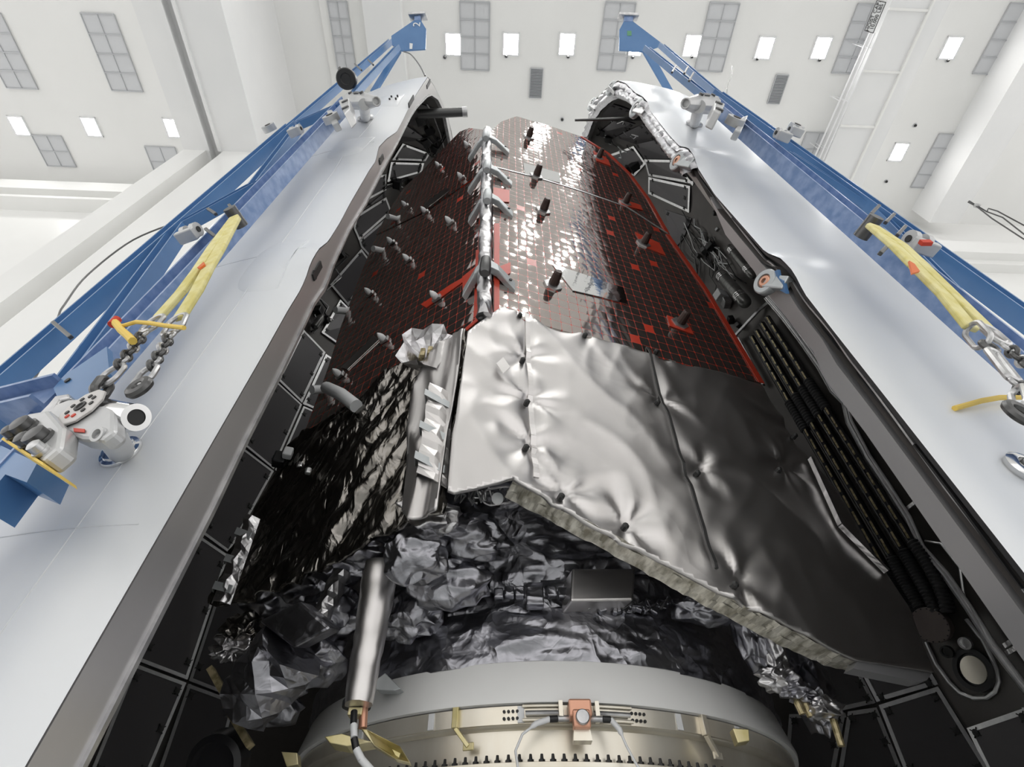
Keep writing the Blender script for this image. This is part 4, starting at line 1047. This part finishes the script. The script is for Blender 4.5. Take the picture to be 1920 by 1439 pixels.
# folded foil masses hanging at the lower left: wrinkled masses around hidden brackets
CR = [((800, 975), (.20, .14, .10), 2.25, M_silver2, 31), ((780, 1040), (.17, .15, .16), 2.3, M_silver_shade, 32), ((870, 1010), (.26, .12, .14), 2.42, M_silver_shade, 33), ((700, 1030), (.18, .14, .10), 2.5, M_silver_shade, 34),
      ((640, 1060), (.20, .15, .11), 2.65, M_silver_shade, 35), ((580, 1100), (.22, .16, .12), 2.8, M_silver_shade, 36), ((510, 1130), (.20, .16, .10), 2.95, M_silver_shade, 37), ((840, 1090), (.24, .14, .16), 2.55, M_silver_shade, 38),
      ((620, 1150), (.20, .16, .16), 2.8, M_silver_shade, 39), ((455, 1185), (.13, .12, .11), 3.0, M_dark2, 40), ((560, 1240), (.30, .2, .16), 2.9, M_silver_shade, 41), ((760, 1150), (.22, .12, .16), 2.75, M_silver_shade, 42), ((500, 1300), (.22, .18, .16), 2.95, M_silver_shade, 43),
      ((1400, 1170), (.10, .12, .24), 2.8, M_silver_shade, 44), ((1440, 1190), (.07, .1, .22), 2.75, M_silver2, 45), ((1520, 1290), (.12, .14, .25), 3.2, M_silver_shade, 46), ((1330, 1140), (.20, .12, .10), 2.75, M_silver_shade, 47)]
for (u, v), rad, y, mm, sd in CR:
    crumple_blob(ony(u, v, y), rad, mm, 'foil_bundle', SCR, 3, .15, sd)
# boxy foil-wrapped unit
P = [ony(u, v, y) for u, v, y in ((563, 1127, 2.42), (622, 1178, 2.36), (550, 1216, 2.42), (484, 1165, 2.52))]
MB().prism(P, (0, .16, .06)).build('wrapped_unit', M_silver_shade, SCR, bevel=.015, label='tilted foil-wrapped box at the lower left')
crumple_tube(ony(545, 1215, 2.6), ony(455, 1330, 2.75), .17, .13, M_silver_shade, 'wrapped_strut', SCR, 10, 8, .16, 51, label='thick strut wrapped in shade-darkened silver foil, slanting down left')
crumple_tube(ony(716, 1062, 2.45), ony(672, 1322, 2.45), .088, .058, M_silver, 'wrapped_strut', SCR, 12, 14, .07, 52, label='upright silver-grey foil-wrapped strut over the ring', flat=False)
crumple_tube(ony(640, 1075, 2.6), ony(600, 1160, 2.6), .05, .05, M_silver2, 'wrapped_strut', SCR, 10, 8, .2, 53)
# right lower thruster cluster
for (u, v, s_, mm) in ((1460, 1275, .11, M_silver2), (1545, 1330, .10, M_silver2), (1500, 1300, .09, M_silver_shade)):
    c = ony(u, v, 2.75); o = crumple_blob(c, (s_, s_ * .8, s_ * .55), mm, 'thruster_wrap', SCR, 2, .25, int(u))
m = MB()
for (a, b) in (((1483, 1295), (1505, 1340)), ((1500, 1298), (1520, 1345)), ((1562, 1350), (1578, 1400))): m.tube([ony(*a, 2.75), ony(*b, 2.75)], .016, 8)
m.build('thruster_nozzle', M_gband, SCR, True)
c = onskirt(748, 1283, 1.62); MB().prism([onp(u, v, (c, V((0, -1, 0)))) for u, v in ((700, 1278), (722, 1262), (752, 1292), (740, 1296), (705, 1294))], (0, .12, .02)).build('sensor_hood', M_hing, SCR, bevel=.004)
m = MB()
for (a, b) in (((425, 1325), (470, 1400)), ((395, 1255), (420, 1300))): m.bar(ony(*a, 2.9), ony(*b, 2.9), .05, .03, (0, 1, 0))
m.build('lower_bracket', M_gband, SCR)
MB().lathe(ony(400, 1436, 3.0), (0, -1, -.6), [(-.1, .13), (0, .13), (.01, .10), (-.03, .09), (-.03, .02)], 32).build('round_housing', M_pipe, SCR, True)
crumple_blob(ony(430, 1215, 3.0), (.10, .08, .08), M_silver2, 'foil_bundle', SCR, 2, .4, 77)
crumple_blob(ony(755, 1045, 2.35), (.06, .06, .06), M_gold, 'foil_bundle', SCR, 2, .4, 78)

# ================================================================== ADAPTER RING
AD = thing('payload_adapter', 'round white and champagne metal payload adapter under the spacecraft', 'adapter ring', (CX, CY, 0))
ax = V((CX, CY, CZ))
MB().lathe(ax, (0, 0, 1), [(.84, 1.36), (.84, 1.555), (.86, 1.56), (1.03, 1.515), (1.04, 1.50), (1.04, 1.36)], 160).build('white_ring', M_ring, AD, True)
MB().lathe(ax, (0, 0, 1), [(.765, 1.35), (.765, 1.525), (.835, 1.53), (.84, 1.5), (.84, 1.35)], 160).build('ring_clamp', M_champ, AD, True)
MB().lathe(ax, (0, 0, 1), [(.62, 1.47), (.70, 1.47), (.752, 1.475), (.755, 1.50), (.765, 1.51), (.768, 1.4)], 160).build('adapter_wall', M_champ, AD, True)
MB().lathe(ax, (0, 0, 1), [(.585, 1.35), (.585, 1.53), (.62, 1.535), (.625, 1.52), (.625, 1.35)], 160).build('bolt_flange', M_champ, AD, True)
MB().lathe(ax, (0, 0, 1), [(-CZ, 1.7), (-CZ + .1, 1.5), (.35, 1.45), (.585, 1.45)], 96).build('adapter_cone', M_ring, AD, True)
for k in range(60):
    a = R(-54 + 108 * k / 59); p = ax + V((math.sin(a) * 1.505, -math.cos(a) * 1.505, .625))
    MB().lathe(p, (0, 0, 1), [(0, .014), (.01, .014), (.012, .008), (.03, .006)], 6).build('flange_bolt', M_plug, AD)
m = MB()
for k in range(30):
    a = R(-54 + 108 * k / 29); rad = V((math.sin(a), -math.cos(a), 0)); tn = V((math.cos(a), math.sin(a), 0)); p = ax + rad * 1.50 + V((0, 0, .54)); m.box(p, (.03, .05, .09), (tn, rad, V((0, 0, 1))))
m.build('flange_rib', M_champ, AD)
m = MB()
for k, a in enumerate((-38, -22, -17.5, -6, 22, 36)):
    a = R(a); rad = V((math.sin(a), -math.cos(a), 0)); tn = V((math.cos(a), math.sin(a), 0)); m.box(ax + rad * 1.53 + V((0, 0, .80)), (.03, .006, .066), (tn, rad, V((0, 0, 1))))
m.build('tape_mark', M_white, AD)
m = MB()
for s in (-1, 1):
    for k in range(4):
        for j in (0, 1):
            a = R(3.2 + s * (9.8 + k * .75)); rad = V((math.sin(a), -math.cos(a), 0)); m.lathe(ax + rad * 1.528 + V((0, 0, .785 + j * .028)), rad, [(0, .007), (.006, .007)], 8)
m.build('band_hole', M_plug, AD)
# release unit with tension rods, two loops
c0 = R(3.6)
def rp(a, r_, z): a = R(a); return ax + V((math.sin(a) * r_, -math.cos(a) * r_, z))
m = MB(); m.tube([rp(3.6 - 8.8 + k * .9, 1.545, .80) for k in range(8)], .011, 8); m.tube([rp(3.6 + 2.5 + k * .9, 1.545, .80) for k in range(8)], .011, 8); m.build('tension_rod', M_steel, AD, True)
m = MB()
for a in (3.6 - 3.0, 3.6 + 3.0): m.box(rp(a, 1.56, .80), (.018, .05, .075))
for a0, a1 in ((-9.3, -3), (3, 9.3)):
    for z in (.775, .83): m.tube([rp(3.6 + a0 + (a1 - a0) * k / 6, 1.54, z) for k in range(7)], .007, 6)
m.build('band_bracket', M_champ, AD)
un = MB().box(rp(3.6, 1.58, .80), (.10, .08, .07)).box(rp(3.6, 1.60, .755), (.075, .07, .07)).build('release_unit', M_cop, AD, bevel=.008, label='copper-coloured release unit at the middle of the clamp band')
MB().lathe(rp(3.6, 1.63, .755), (0, -1, 0), [(0, .03), (.02, .03), (.024, .026)], 20).build('unit_cap', M_steel, un, True)
m = MB(); m.prism([rp(3.6, 1.60, .72) + V(q) for q in ((-.035, 0, 0), (.035, 0, 0), (.04, 0, -.04), (-.04, 0, -.04))], (0, .06, 0)); m.build('unit_foot', M_champ, un)
for s in (-1, 1):
    b = rp(3.6 + s * 1.8, 1.57, .77)
    pts = [b, b + V((s * .05, -.01, -.004))]; MB().tube(pts, .013, 10).build('plug', M_steel, AD, True)
    MB().tube([b + V((s * .05, -.01, -.004)), b + V((s * .085, -.012, -.006))], .014, 10).build('plug_boot', M_black, AD, True)
    st = b + V((s * .085, -.012, -.006))
    if s < 0: pts = [st, st + V((-.06, -.01, -.02)), st + V((-.12, -.01, -.06)), st + V((-.15, -.01, -.12)), st + V((-.14, -.02, -.18)), st + V((-.08, -.03, -.22)), st + V((0, -.04, -.25))]
    else: pts = [st, st + V((.03, -.01, -.04)), st + V((.05, -.01, -.10)), st + V((.08, -.02, -.17)), st + V((.12, -.03, -.22))]
    pts2 = []
    for i in range(len(pts) - 1):
        for k in range(5): pts2.append(pts[i].lerp(pts[i + 1], k / 5))
    MB().tube(pts2, 0, 10, True, [.012 if i < 7 else .0055 for i in range(len(pts2))]).build('signal_cable', M_white, AD, True)
# bent brackets on the adapter wall
for a in (-17.2, 27.0, 20.3)[:2]:
    rad = V((math.sin(R(a)), -math.cos(R(a)), 0)); tn = V((math.cos(R(a)), math.sin(R(a)), 0)); p = rp(a, 1.54, .80)
    m = MB(); m.box(p + V((0, 0, .0)), (.03, .03, .085), (tn, rad, V((0, 0, 1)))); q = p + tn * .06 + rad * -.02 + V((0, 0, -.11)); m.bar(p + V((0, 0, -.04)), q, .025, .018, rad); m.box(q, (.05, .012, .03), (tn, rad, V((0, 0, 1))))
    m.build('support_clip', M_zinc if a < 0 else M_champ, AD, bevel=.003)
# big yellow-zinc bracket and striped cable at the left
rad = V((math.sin(R(-33)), -math.cos(R(-33)), 0)); Pz = lambda u, v, y=2.5: ony(u, v, y)
br = MB().prism([Pz(608, 1382), Pz(640, 1376), Pz(700, 1392), Pz(650, 1400), Pz(618, 1394)], (0, .1, .0)).prism([Pz(676, 1366), Pz(688, 1368), Pz(750, 1400), Pz(770, 1432, 2.6), Pz(742, 1424), Pz(700, 1398)], (0, .05, 0)).build('outrigger_bracket', M_zinc, AD, bevel=.003, label='yellow zinc-plated bracket under the foil-wrapped strut')
MB().box(Pz(668, 1338), (.06, .06, .03)).build('outrigger_head', M_zinc, br, bevel=.004)
MB().lathe(Pz(670, 1318), (0, 0, 1), [(-.02, .06), (.0, .062), (.02, .05)], 20).build('strut_boot', M_black, br, True)
MB().tube([Pz(682, 1330), Pz(680, 1366)], .018, 10).build('outrigger_rod', M_cop, br, True)
pts = [Pz(664, 1335, 2.44), Pz(663, 1360, 2.42), Pz(664, 1385, 2.4), Pz(668, 1405, 2.4), Pz(678, 1425, 2.4), Pz(700, 1450, 2.4)]
for i in range(5): MB().tube([pts[i], pts[i].lerp(pts[i + 1], .5), pts[i + 1]], .014, 10).build('cable_segment', M_black if i in (0, 2) else M_white, AD, True)
for (u, v) in ((545, 1422), (1392, 1378)):
    MB().prism([ony(u + a, v + b, 2.75) for a, b in ((-18, -12), (12, -10), (14, 12), (-8, 16))], (0, .06, 0)).build('support_clip', M_zinc, AD, bevel=.003)

# ================================================================== BLUE LIFTING FRAMES
UP = V((0, 0, 1))
def frame(pl, dirv, lab, chords, diags, plate, neck, cap, strut, extras, nm_px, mark):
    n = pl[1]; root_p = pl[0] + V((0, 0, -CZ)); g = thing('lifting_truss', lab, 'lifting frame', root_p, 'blue lifting frames clamped to the fairing halves')
    parts = []
    for (a, b, w, h_) in chords:
        p0, p1 = onp(*a, pl), onp(*b, pl)
        if w in (.15, .125, .115): p0 = p0 + (p0 - p1).normalized() * max(0, (p0.z - .02) / abs((p0 - p1).normalized().z))   # down to the floor
        o = MB().ibeam(p0, p1, w, h_, n, .016).build('vertical_beam', M_bluel if w == .15 else M_blue, g); parts.append(o)
    for (a, b, w, h_) in diags: MB().ibeam(onp(*a, pl), onp(*b, pl), w, h_, n, .012).build('brace', M_blue, g)
    cpt = onp(plate[-1][0], plate[-1][1], pl); pn = (n * .55 + (O - cpt).normalized() * .6).normalized(); pp = (cpt, pn)
    MB().prism([onp(u, v, pp, .02) for u, v in plate], -pn * .03).prism([onp(u, v, pp, -.09) for u, v in plate], -pn * .03).build('end_plate', M_blue, g, bevel=.004)
    MB().prism([onp(u, v, pp, .0) for u, v in neck], -pn * .09).build('neck', M_bluel, g)
    MB().prism([onp(u, v, pp, .03) for u, v in cap], -pn * .16).build('cap_plate', M_steel, g, bevel=.01)
    MB().prism([onp(u, v, pp, .0) for u, v in strut], -pn * .05).build('arm_brace', M_blue, g)
    return g, pp
GL, PPL = frame(TL, None, 'tall blue steel lifting frame numbered 2 outside the left fairing half',
    [((-60, 960), (655, 187), .15, .11), ((-175, 880), (548, 238), .125, .10), ((545, 241), (735, 76), .12, .08), ((650, 193), (745, 90), .09, .07)],
    [((140, 712), (338, 432), .10, .09), ((345, 425), (478, 352), .09, .08), ((478, 352), (560, 240), .08, .08), ((560, 235), (650, 196), .09, .08), ((-10, 805), (105, 745), .16, .12)],
    [(733.5,67),(776,38),(789,38),(799,54),(797.6,92),(752,95),(735,84)], [(776.5,38),(777,30),(788,28),(789,38)], [(765,22),(798,20),(798,25),(765,27)], [(735,104),(751,95),(708,166),(694,170)], None, None, None)
GR, PPR = frame(TR, None, 'tall blue steel lifting frame outside the right fairing half',
    [((1990, 745), (1330, 188), .15, .11), ((1990, 648), (1345, 178), .115, .09), ((1345, 178), (1240, 86), .09, .07), ((1330, 188), (1212, 92), .09, .07)],
    [((1640, 395), (1480, 290), .05, .05), ((1640, 395), (1800, 560), .06, .05)],
    [(1169.6,40.4),(1161.6,55),(1161,94),(1206,97),(1222,92),(1245,84),(1187,40)], [(1171,28),(1187,28),(1187,40),(1170,40)], [(1161,22),(1199,24),(1199,29),(1161,27)], [(1206,96),(1223.6,100),(1264,172.5),(1247,167)], None, None, None)
# painted number
xd = (onp(777, 50, TL, .055) - onp(787, 49, TL, .055)); ydir = None
text('2', .17, onp(782, 46, PPL, .025), onp(783, 38, PPL) - onp(781, 54, PPL), onp(774, 46, PPL) - onp(790, 46, PPL), M_white, 'painted_number', GL)
MB().prism([onp(u, v, PPL, .022) for u, v in ((768, 81), (774, 82), (773, 92), (768, 92))], PPL[1] * .004).build('paper_label', M_white, GL)
MB().prism([onp(u, v, PPR, .022) for u, v in ((1176, 58), (1184, 58), (1184, 67), (1176, 67))], PPR[1] * .003).build('painted_mark', mat('green_mark', (.12, .32, .18), .5), GR)
# cross clamps, lugs, rollers on both frames
def clampbar(g, pl, a, b):
    MB().bar(onp(*a, pl, .075), onp(*b, pl, .075), .02, .02, pl[1]).build('clamp_bar', M_dsteel, g, bevel=.004)
for a, b in (((430, 385), (455, 417)), ((386, 430), (405, 445)), ((390, 392), (405, 402)), ((100, 605), (133, 633)), ((665, 120), (678, 132)), ((655, 140), (668, 155)), ((690, 112), (700, 122))): clampbar(GL, TL, a, b)
for a, b in (((1605, 438), (1632, 408)), ((1650, 476), (1670, 455)), ((1633, 402), (1648, 386)), ((1660, 418), (1676, 402)), ((1682, 442), (1697, 425)), ((1283, 138), (1290, 125)), ((1292, 152), (1300, 137)), ((1260, 136), (1267, 124))): clampbar(GR, TR, a, b)
def lugs(g, pl, u, v, s_=1.0, tag=False):
    c = onp(u, v, pl, .12); h = V((0, 0, 1)).cross(pl[1]).normalized()
    b = MB().box(c - V((0, 0, .06)) * s_, (.16 * s_, .07, .05 * s_), (h, pl[1], UP)).build('padeye', M_cast, g, bevel=.008)
    for k in (-1, 1):
        MB().lathe(c + h * .045 * k * s_ + UP * .01, h, [(-.015, .055 * s_), (.015, .055 * s_)], 16).build('eye', M_cast, b, True)
        MB().lathe(c + h * .045 * k * s_ + UP * .01, h, [(-.02, .022 * s_), (.02, .022 * s_)], 12).build('hole', M_plug, b, True)
    if tag: MB().box(c - UP * .09 - h * .05 + pl[1] * .03, (.05, .02, .03)).build('tag', M_red, b)
lugs(GL, TL, 357, 436, .75); lugs(GL, TL, 555, 245, .7); lugs(GR, TR, 1722, 455, .85, True); lugs(GR, TR, 1466, 253, .7); lugs(GR, TR, 1490, 245, .7)
c = onp(650, 148, TL, .14)
rl = MB().lathe(c, (O - c) + V((-1.5, 0, 0)), [(-.05, .10), (-.04, .11), (.04, .11), (.05, .10), (.05, .06), (.04, .05)], 28).build('hose_reel', M_black, GL, True, label='black hose reel')
MB().tube([c + V((.0, 0, 0)), c + V((-.12, -.05, .25))], .03, 8).build('reel_handle', M_dsteel, rl, True)
def nut(g, pl, u, v, s_=1):
    c = onp(u, v, pl, .1); o = MB().lathe(c, pl[1], [(-.03, .07 * s_), (.03, .07 * s_)], 18).build('roller', M_cast, g, True); MB().lathe(c, pl[1], [(.03, .03 * s_), (.035, .03 * s_)], 12).build('roller_pin', M_plug, o)
for q in ((621, 222), (505, 240)): nut(GL, TL, *q)
for q in ((1378, 228), (1492, 240)): nut(GR, TR, *q)
for (g, pl, px) in ((GL, TL, [(612, 208), (622, 205), (634, 228), (622, 233)]), (GR, TR, [(1392, 219), (1404, 215), (1390, 247), (1378, 243)])):
    MB().prism([onp(u, v, pl, .09) for u, v in px], -pl[1] * .07).build('splice_clamp', M_cast, g, bevel=.01)
# ---- swivel fittings between frame and skin
def upper_fitting(g, half, pl, cl, body, neck, foot, mirror):
    b0, b1 = onp(*body[0], pl, .06), onp(*body[1], pl, .06); L = b1 - b0; r_ = .075
    o = MB().lathe(b0, L, [(0, r_ * .8), (.02, r_), (L.length * .6, r_), (L.length * .92, r_ * .62), (L.length, r_ * .58), (L.length, r_ * .4), (L.length - .03, r_ * .36)], 10).build('swivel_fitting', M_cast, g, True, .005, label='grey cast swivel arm that holds the skin pad')
    MB().prism([onp(u, v, pl, .16) for u, v in cl], -pl[1] * .12).build('clevis', M_cast, o, bevel=.01)
    m = MB()
    for (u, v) in ((sum(q[0] for q in cl) / 4, sum(q[1] for q in cl) / 4 - 6), (sum(q[0] for q in cl) / 4 + 1, sum(q[1] for q in cl) / 4 + 6)): m.lathe(onp(u, v, pl, .16), pl[1], [(-.01, .03), (.010, .03), (.012, .015)], 14)
    for f in (.2, .62): m.lathe(b0.lerp(b1, f) + pl[1] * r_, pl[1], [(-.01, .02), (.01, .02)], 12)
    m.build('bolt', M_dsteel, o, True)
    MB().prism([b0.lerp(b1, .32) + pl[1] * (r_ + .002) + UP * .03, b0.lerp(b1, .52) + pl[1] * (r_ + .002) + UP * .03, b0.lerp(b1, .52) + pl[1] * (r_ + .002) - UP * .03, b0.lerp(b1, .32) + pl[1] * (r_ + .002) - UP * .03], pl[1] * .004).build('name_plate', M_dsteel, o)
    s0 = onp(*neck, pl, .06); s1 = half.hit(*foot, 0, False)
    MB().tube([s0, s1], .05, 18).build('neck', M_cast, o, True)
    d = V((half.cx, CY, s1.z)) - s1; d.z = 0; MB().lathe(s1, -d, [(-.01, .085), (.012, .09), (.022, .08), (.026, .055)], 24).build('pad_flange', M_steel, o, True)
    return o
upper_fitting(GL, HL, TL, [(634, 188), (653, 183), (655, 203), (645, 213)], ((655, 190), (706, 190)), (683, 196), (685, 222), False)
upper_fitting(GR, HR, TR, [(1341, 189), (1360, 194), (1352, 212), (1338, 205)], ((1338, 197), (1285, 194)), (1311, 200), (1302, 233), True)
# big lower-left fitting, close to the camera
bf = MB(); n = TL[1]; h = V((0, 0, 1)).cross(n).normalized()
if h.x < 0: h = -h
def tl(u, v, o=.0): return onp(u, v, TL, o)
BF = MB().prism([tl(u, v, .16) for u, v in ((78, 792), (102, 758), (128, 748), (160, 746), (196, 752), (214, 766), (214, 808), (190, 826), (150, 824), (110, 806))], -n * .05).build('swivel_fitting', M_cast, GL, bevel=.012, label='large grey cast swivel fitting at the lower end')
b0, b1 = tl(185, 782, .10), tl(256, 783, .12); L = b1 - b0
MB().lathe(b0, L, [(0, .055), (.02, .06), (L.length * .7, .046), (L.length, .040), (L.length, .024), (L.length - .04, .022)], 32).build('socket_tube', M_chrome, BF, True)
MB().lathe(b1, L, [(-.05, .0235), (-.004, .0235)], 24).build('socket_bore', M_plug, BF, True)
cp = tl(155, 766, .165); MB().lathe(cp, n, [(0, .075), (.006, .075), (.008, .071)], 10).build('cover_plate', mat('pale_cast', (.62, .60, .585), .4, .2), BF)
m = MB(); m.lathe(cp + n * .008, n, [(0, .019), (.004, .019), (.004, .012), (.001, .01)], 20); m2 = MB(); a1 = h; a2 = n.cross(h)
for k in range(9):
    q = 2 * math.pi * k / 9; (m if k not in (6, 7) else m2).lathe(cp + n * .008 + (a1 * math.cos(q) + a2 * math.sin(q)) * .042, n, [(0, .0075), (.003, .0075)], 10)
m.build('bolt_circle', M_plug, BF); m2.build('red_bolt', M_red, BF)
CB = MB().prism([tl(u, v, .2) for u, v in ((6, 818), (50, 775), (90, 768), (118, 800), (112, 838), (78, 866))], -n * .06).build('clevis', M_cast, BF, bevel=.012)
MB().prism([tl(u, v, .205) for u, v in ((6, 820), (80, 867), (82, 874), (2, 824))], -n * .1).build('yellow_edge', M_cord, BF)
for (u, v, r_) in ((50, 806, .03), (78, 826, .03), (30, 818, .018), (56, 832, .02), (80, 848, .018)):
    q = MB().lathe(tl(u, v, .2), n, [(0, r_ * 1.2), (.01, r_ * 1.2), (.01, r_), (.03, r_), (.035, r_ * .6)], 20).build('clevis_bolt', M_dsteel if u != 80 else M_steel, BF, True)
for (u, v) in ((112, 806), (193, 818)):
    MB().lathe(tl(u, v, .15), n + V((0, -.3, -.6)), [(-.04, .022), (.02, .022), (.02, .014), (.0, .012)], 18).build('grease_nut', M_cast, BF, True)
MB().prism([tl(u, v, .162) for u, v in ((139, 804), (160, 806), (159, 812), (140, 811))], n * .003).build('red_label', M_red, BF)
s0 = tl(205, 812, .02); s1 = HL.hit(229, 850, 0, False); dd = (s1 - V((HL.cx, CY, s1.z))).normalized()
MB().tube([s0, s1], .045, 24).build('neck', M_cast, BF, True)
MB().lathe(s1, dd, [(-.01, .075), (.008, .08), (.018, .076), (.022, .062), (.034, .06), (.038, .05)], 40).build('pad_flange', M_chrome, BF, True)
MB().prism([tl(u, v, .14) for u, v in ((88, 760), (103, 742), (128, 738), (131, 746), (112, 750), (100, 770), (70, 778))], -n * .12).build('hook_plate', M_steel, BF, bevel=.006)
MB().prism([tl(u, v, .09) for u, v in ((100, 728), (125, 700), (142, 690), (200, 650), (205, 700), (160, 760), (118, 770))], -n * .03).build('gusset', M_blue, GL)
MB().lathe(tl(127, 714, .092), n, [(0, .012), (.004, .012)], 14).build('gusset_hole', M_plug, GL)
MB().ibeam(tl(-60, 780, .06), tl(104, 742, .06), .13, .12, n, .014).build('bottom_beam', M_bluel, GL)
MB().prism([tl(u, v, .05) for u, v in ((-60, 930), (0, 835), (70, 868), (50, 905), (10, 890), (-40, 950))], -n * .12).build('foot_plate', M_blue, GL)

# ================================================================== SLINGS AND CHAINS
def sling(name, lab, pl, runs, hook, tagpx, off):
    t = thing(name, lab, 'lifting sling', onp(*hook, pl, off), 'yellow slings hanging on the blue frames')
    for pts, w in runs:
        P = [onp(u, v, pl, off + .02 * math.sin(i)) for i, (u, v) in enumerate(pts)]; m = MB()
        for a, b in zip(P, P[1:]): m.bar(a, b + (b - a).normalized() * .01, w, .022, (b - a).cross(pl[1]))
        m.build('webbing', M_yel, t, bevel=.006)
    MB().lathe(onp(*hook, pl, off - .02), pl[1], [(-.06, .035), (.05, .035)], 14).build('anchor_pin', M_dsteel, t, True)
    if tagpx: MB().prism([onp(u, v, pl, off + .03) for u, v in tagpx], pl[1] * .008).build('tag', M_org, t)
    return t
sling('lifting_sling', 'doubled pale yellow webbing sling hanging beside the left blue beam', TL, [([(440, 408), (400, 462), (372, 505), (340, 548), (299, 594)], .055), ([(442, 412), (412, 468), (390, 505), (368, 548), (338, 595)], .055)], (441, 406), [(372, 505), (384, 494), (386, 499), (376, 506)], .16)
sling('lifting_sling', 'doubled yellow webbing sling with orange tag on the right blue beam', TR, [([(1634, 426), (1680, 465), (1715, 500), (1770, 555), (1818, 614)], .06), ([(1636, 424), (1690, 460), (1730, 498), (1785, 552), (1846, 612)], .06)], (1630, 424), [(1702, 492), (1712, 498), (1722, 512), (1708, 516)], .16)
def chain(lab, pl, px, items, off):
    """items: (u, v, length, width, wire radius, material, turn)"""
    first_ = items[0]; t = thing('chain', lab, 'chain', onp(*px[-1], pl, off), 'steel chains below the slings')
    for (u, v, du, dv, W, r_, mm, turned) in items:
        a, b = onp(u, v, pl, off), onp(u + du, v + dv, pl, off); ax_ = b - a; nrm_ = pl[1] if not turned else ax_.cross(pl[1])
        MB().link((a + b) / 2, ax_, ax_.length, W, r_, nrm_).build('link', mm, t, True)
    return t
def chain_run(a, b, n_):
    return [(a[0] + (b[0] - a[0]) * i / n_ , a[1] + (b[1] - a[1]) * i / n_, (b[0] - a[0]) / n_ * 1.25, (b[1] - a[1]) / n_ * 1.25, .032, .0075, M_dsteel if i % 3 else M_steel, i % 2) for i in range(n_)]
chain('steel chain and rings below the left sling, left strand', TL, [(272, 620)], [(300, 593, -28, 30, .075, .009, M_steel, 0)] + chain_run((274, 620), (222, 688), 8) + [(224, 686, -36, 40, .085, .009, M_steel, 0), (200, 715, -18, 26, .04, .014, M_dsteel, 1)], .15)
chain('steel chain and rings below the left sling, right strand', TL, [(322, 625)], [(336, 593, -16, 34, .075, .009, M_steel, 0)] + chain_run((322, 624), (284, 690), 8) + [(284, 688, -22, 34, .065, .009, M_steel, 0), (275, 716, -28, 22, .055, .016, M_dsteel, 0)], .15)
chain('steel turnbuckle chain below the right sling, inner strand', TR, [(1850, 650)], [(1818, 612, 30, 34, .06, .009, M_steel, 1), (1846, 644, 18, 14, .05, .010, M_dsteel, 0)] + [(1858, 658, 44, 56, .035, .011, M_steel, 0)] + chain_run((1900, 712), (1925, 740), 3) + [(1906, 730, 8, 34, .04, .009, M_steel, 1), (1902, 768, 24, 16, .07, .013, M_dsteel, 0)], .15)
chain('steel chain below the right sling, outer strand against the beam', TR, [(1880, 640)], [(1846, 612, 38, 34, .07, .010, M_steel, 0)] + chain_run((1882, 645), (1940, 700), 6), .15)
t = thing('yellow_cord', 'yellow cord tied across the left blue beam', 'cord', onp(230, 620, TL, .18))
MB().tube([onp(u, v, TL, .18) for u, v in ((215, 605), (225, 612), (235, 610), (255, 604), (280, 606), (310, 611), (345, 615))], .008, 8).build('cord_end', M_cord, t, True)
MB().tube([onp(u, v, TL, .18) for u, v in ((216, 605), (228, 620), (240, 630), (249, 640))], .014, 8).build('cord_end', M_cord, t, True)
MB().lathe(onp(215, 604, TL, .18), (0, 0, 1), [(-.02, .016), (.02, .016)], 10).build('knot_tag', M_red, t, True)
t = MB().tube([HR.hit(u, v, -.04, False) for u, v in ((1790, 766), (1812, 760), (1840, 752), (1874, 746), (1925, 745))], .012, 8).build('yellow_cord', M_cord, None, True)
props(t, 'yellow cord lying out over the right fairing skin', 'cord')
c = HR.hit(1915, 878, -.03, False); t = thing('skin_fitting', 'polished round fitting cut by the right edge of the picture', 'fitting', c)
dd = (c - V((HR.cx, CY, c.z))).normalized(); MB().lathe(c, dd, [(-.03, .06), (.02, .065), (.03, .05), (.03, .03), (.01, .03)], 28).build('fitting_ring', M_chrome, t, True); MB().lathe(c, dd, [(.01, .02), (.05, .018)], 14).build('fitting_stem', M_steel, t, True)
# hanging wires
def wirething(lab, P, r_, m_=M_dsteel):
    pts = []
    for i in range(len(P) - 1):
        for k in range(6):
            t_ = k / 6; a = P[max(i - 1, 0)]; b = P[i]; c_ = P[i + 1]; d = P[min(i + 2, len(P) - 1)]
            pts.append(.5 * ((2 * b) + (c_ - a) * t_ + (2 * a - 5 * b + 4 * c_ - d) * t_ ** 2 + (3 * b - a - 3 * c_ + d) * t_ ** 3))
    pts.append(P[-1]); o = MB().tube(pts, r_, 6).build('hanging_wire', m_, None, True); props(o, lab, 'wire'); return o
wirething('thin dark wire curving from the left frame plate to the fairing nose', [onp(u, v, TL, 0) for u, v in ((757, 97), (770, 102), (785, 120), (797, 142))], .008)
wirething('long dark wire looping down outside the left blue frame', [onp(u, v, TL, -.15) for u, v in ((345, 412), (250, 450), (165, 515), (122, 570), (110, 592), (95, 650), (55, 728))], .007)
wirething('short stiff wire standing above the right frame', [onp(u, v, TR, 0) for u, v in ((1362, 180), (1364, 162), (1372, 140), (1373, 124))], .007)
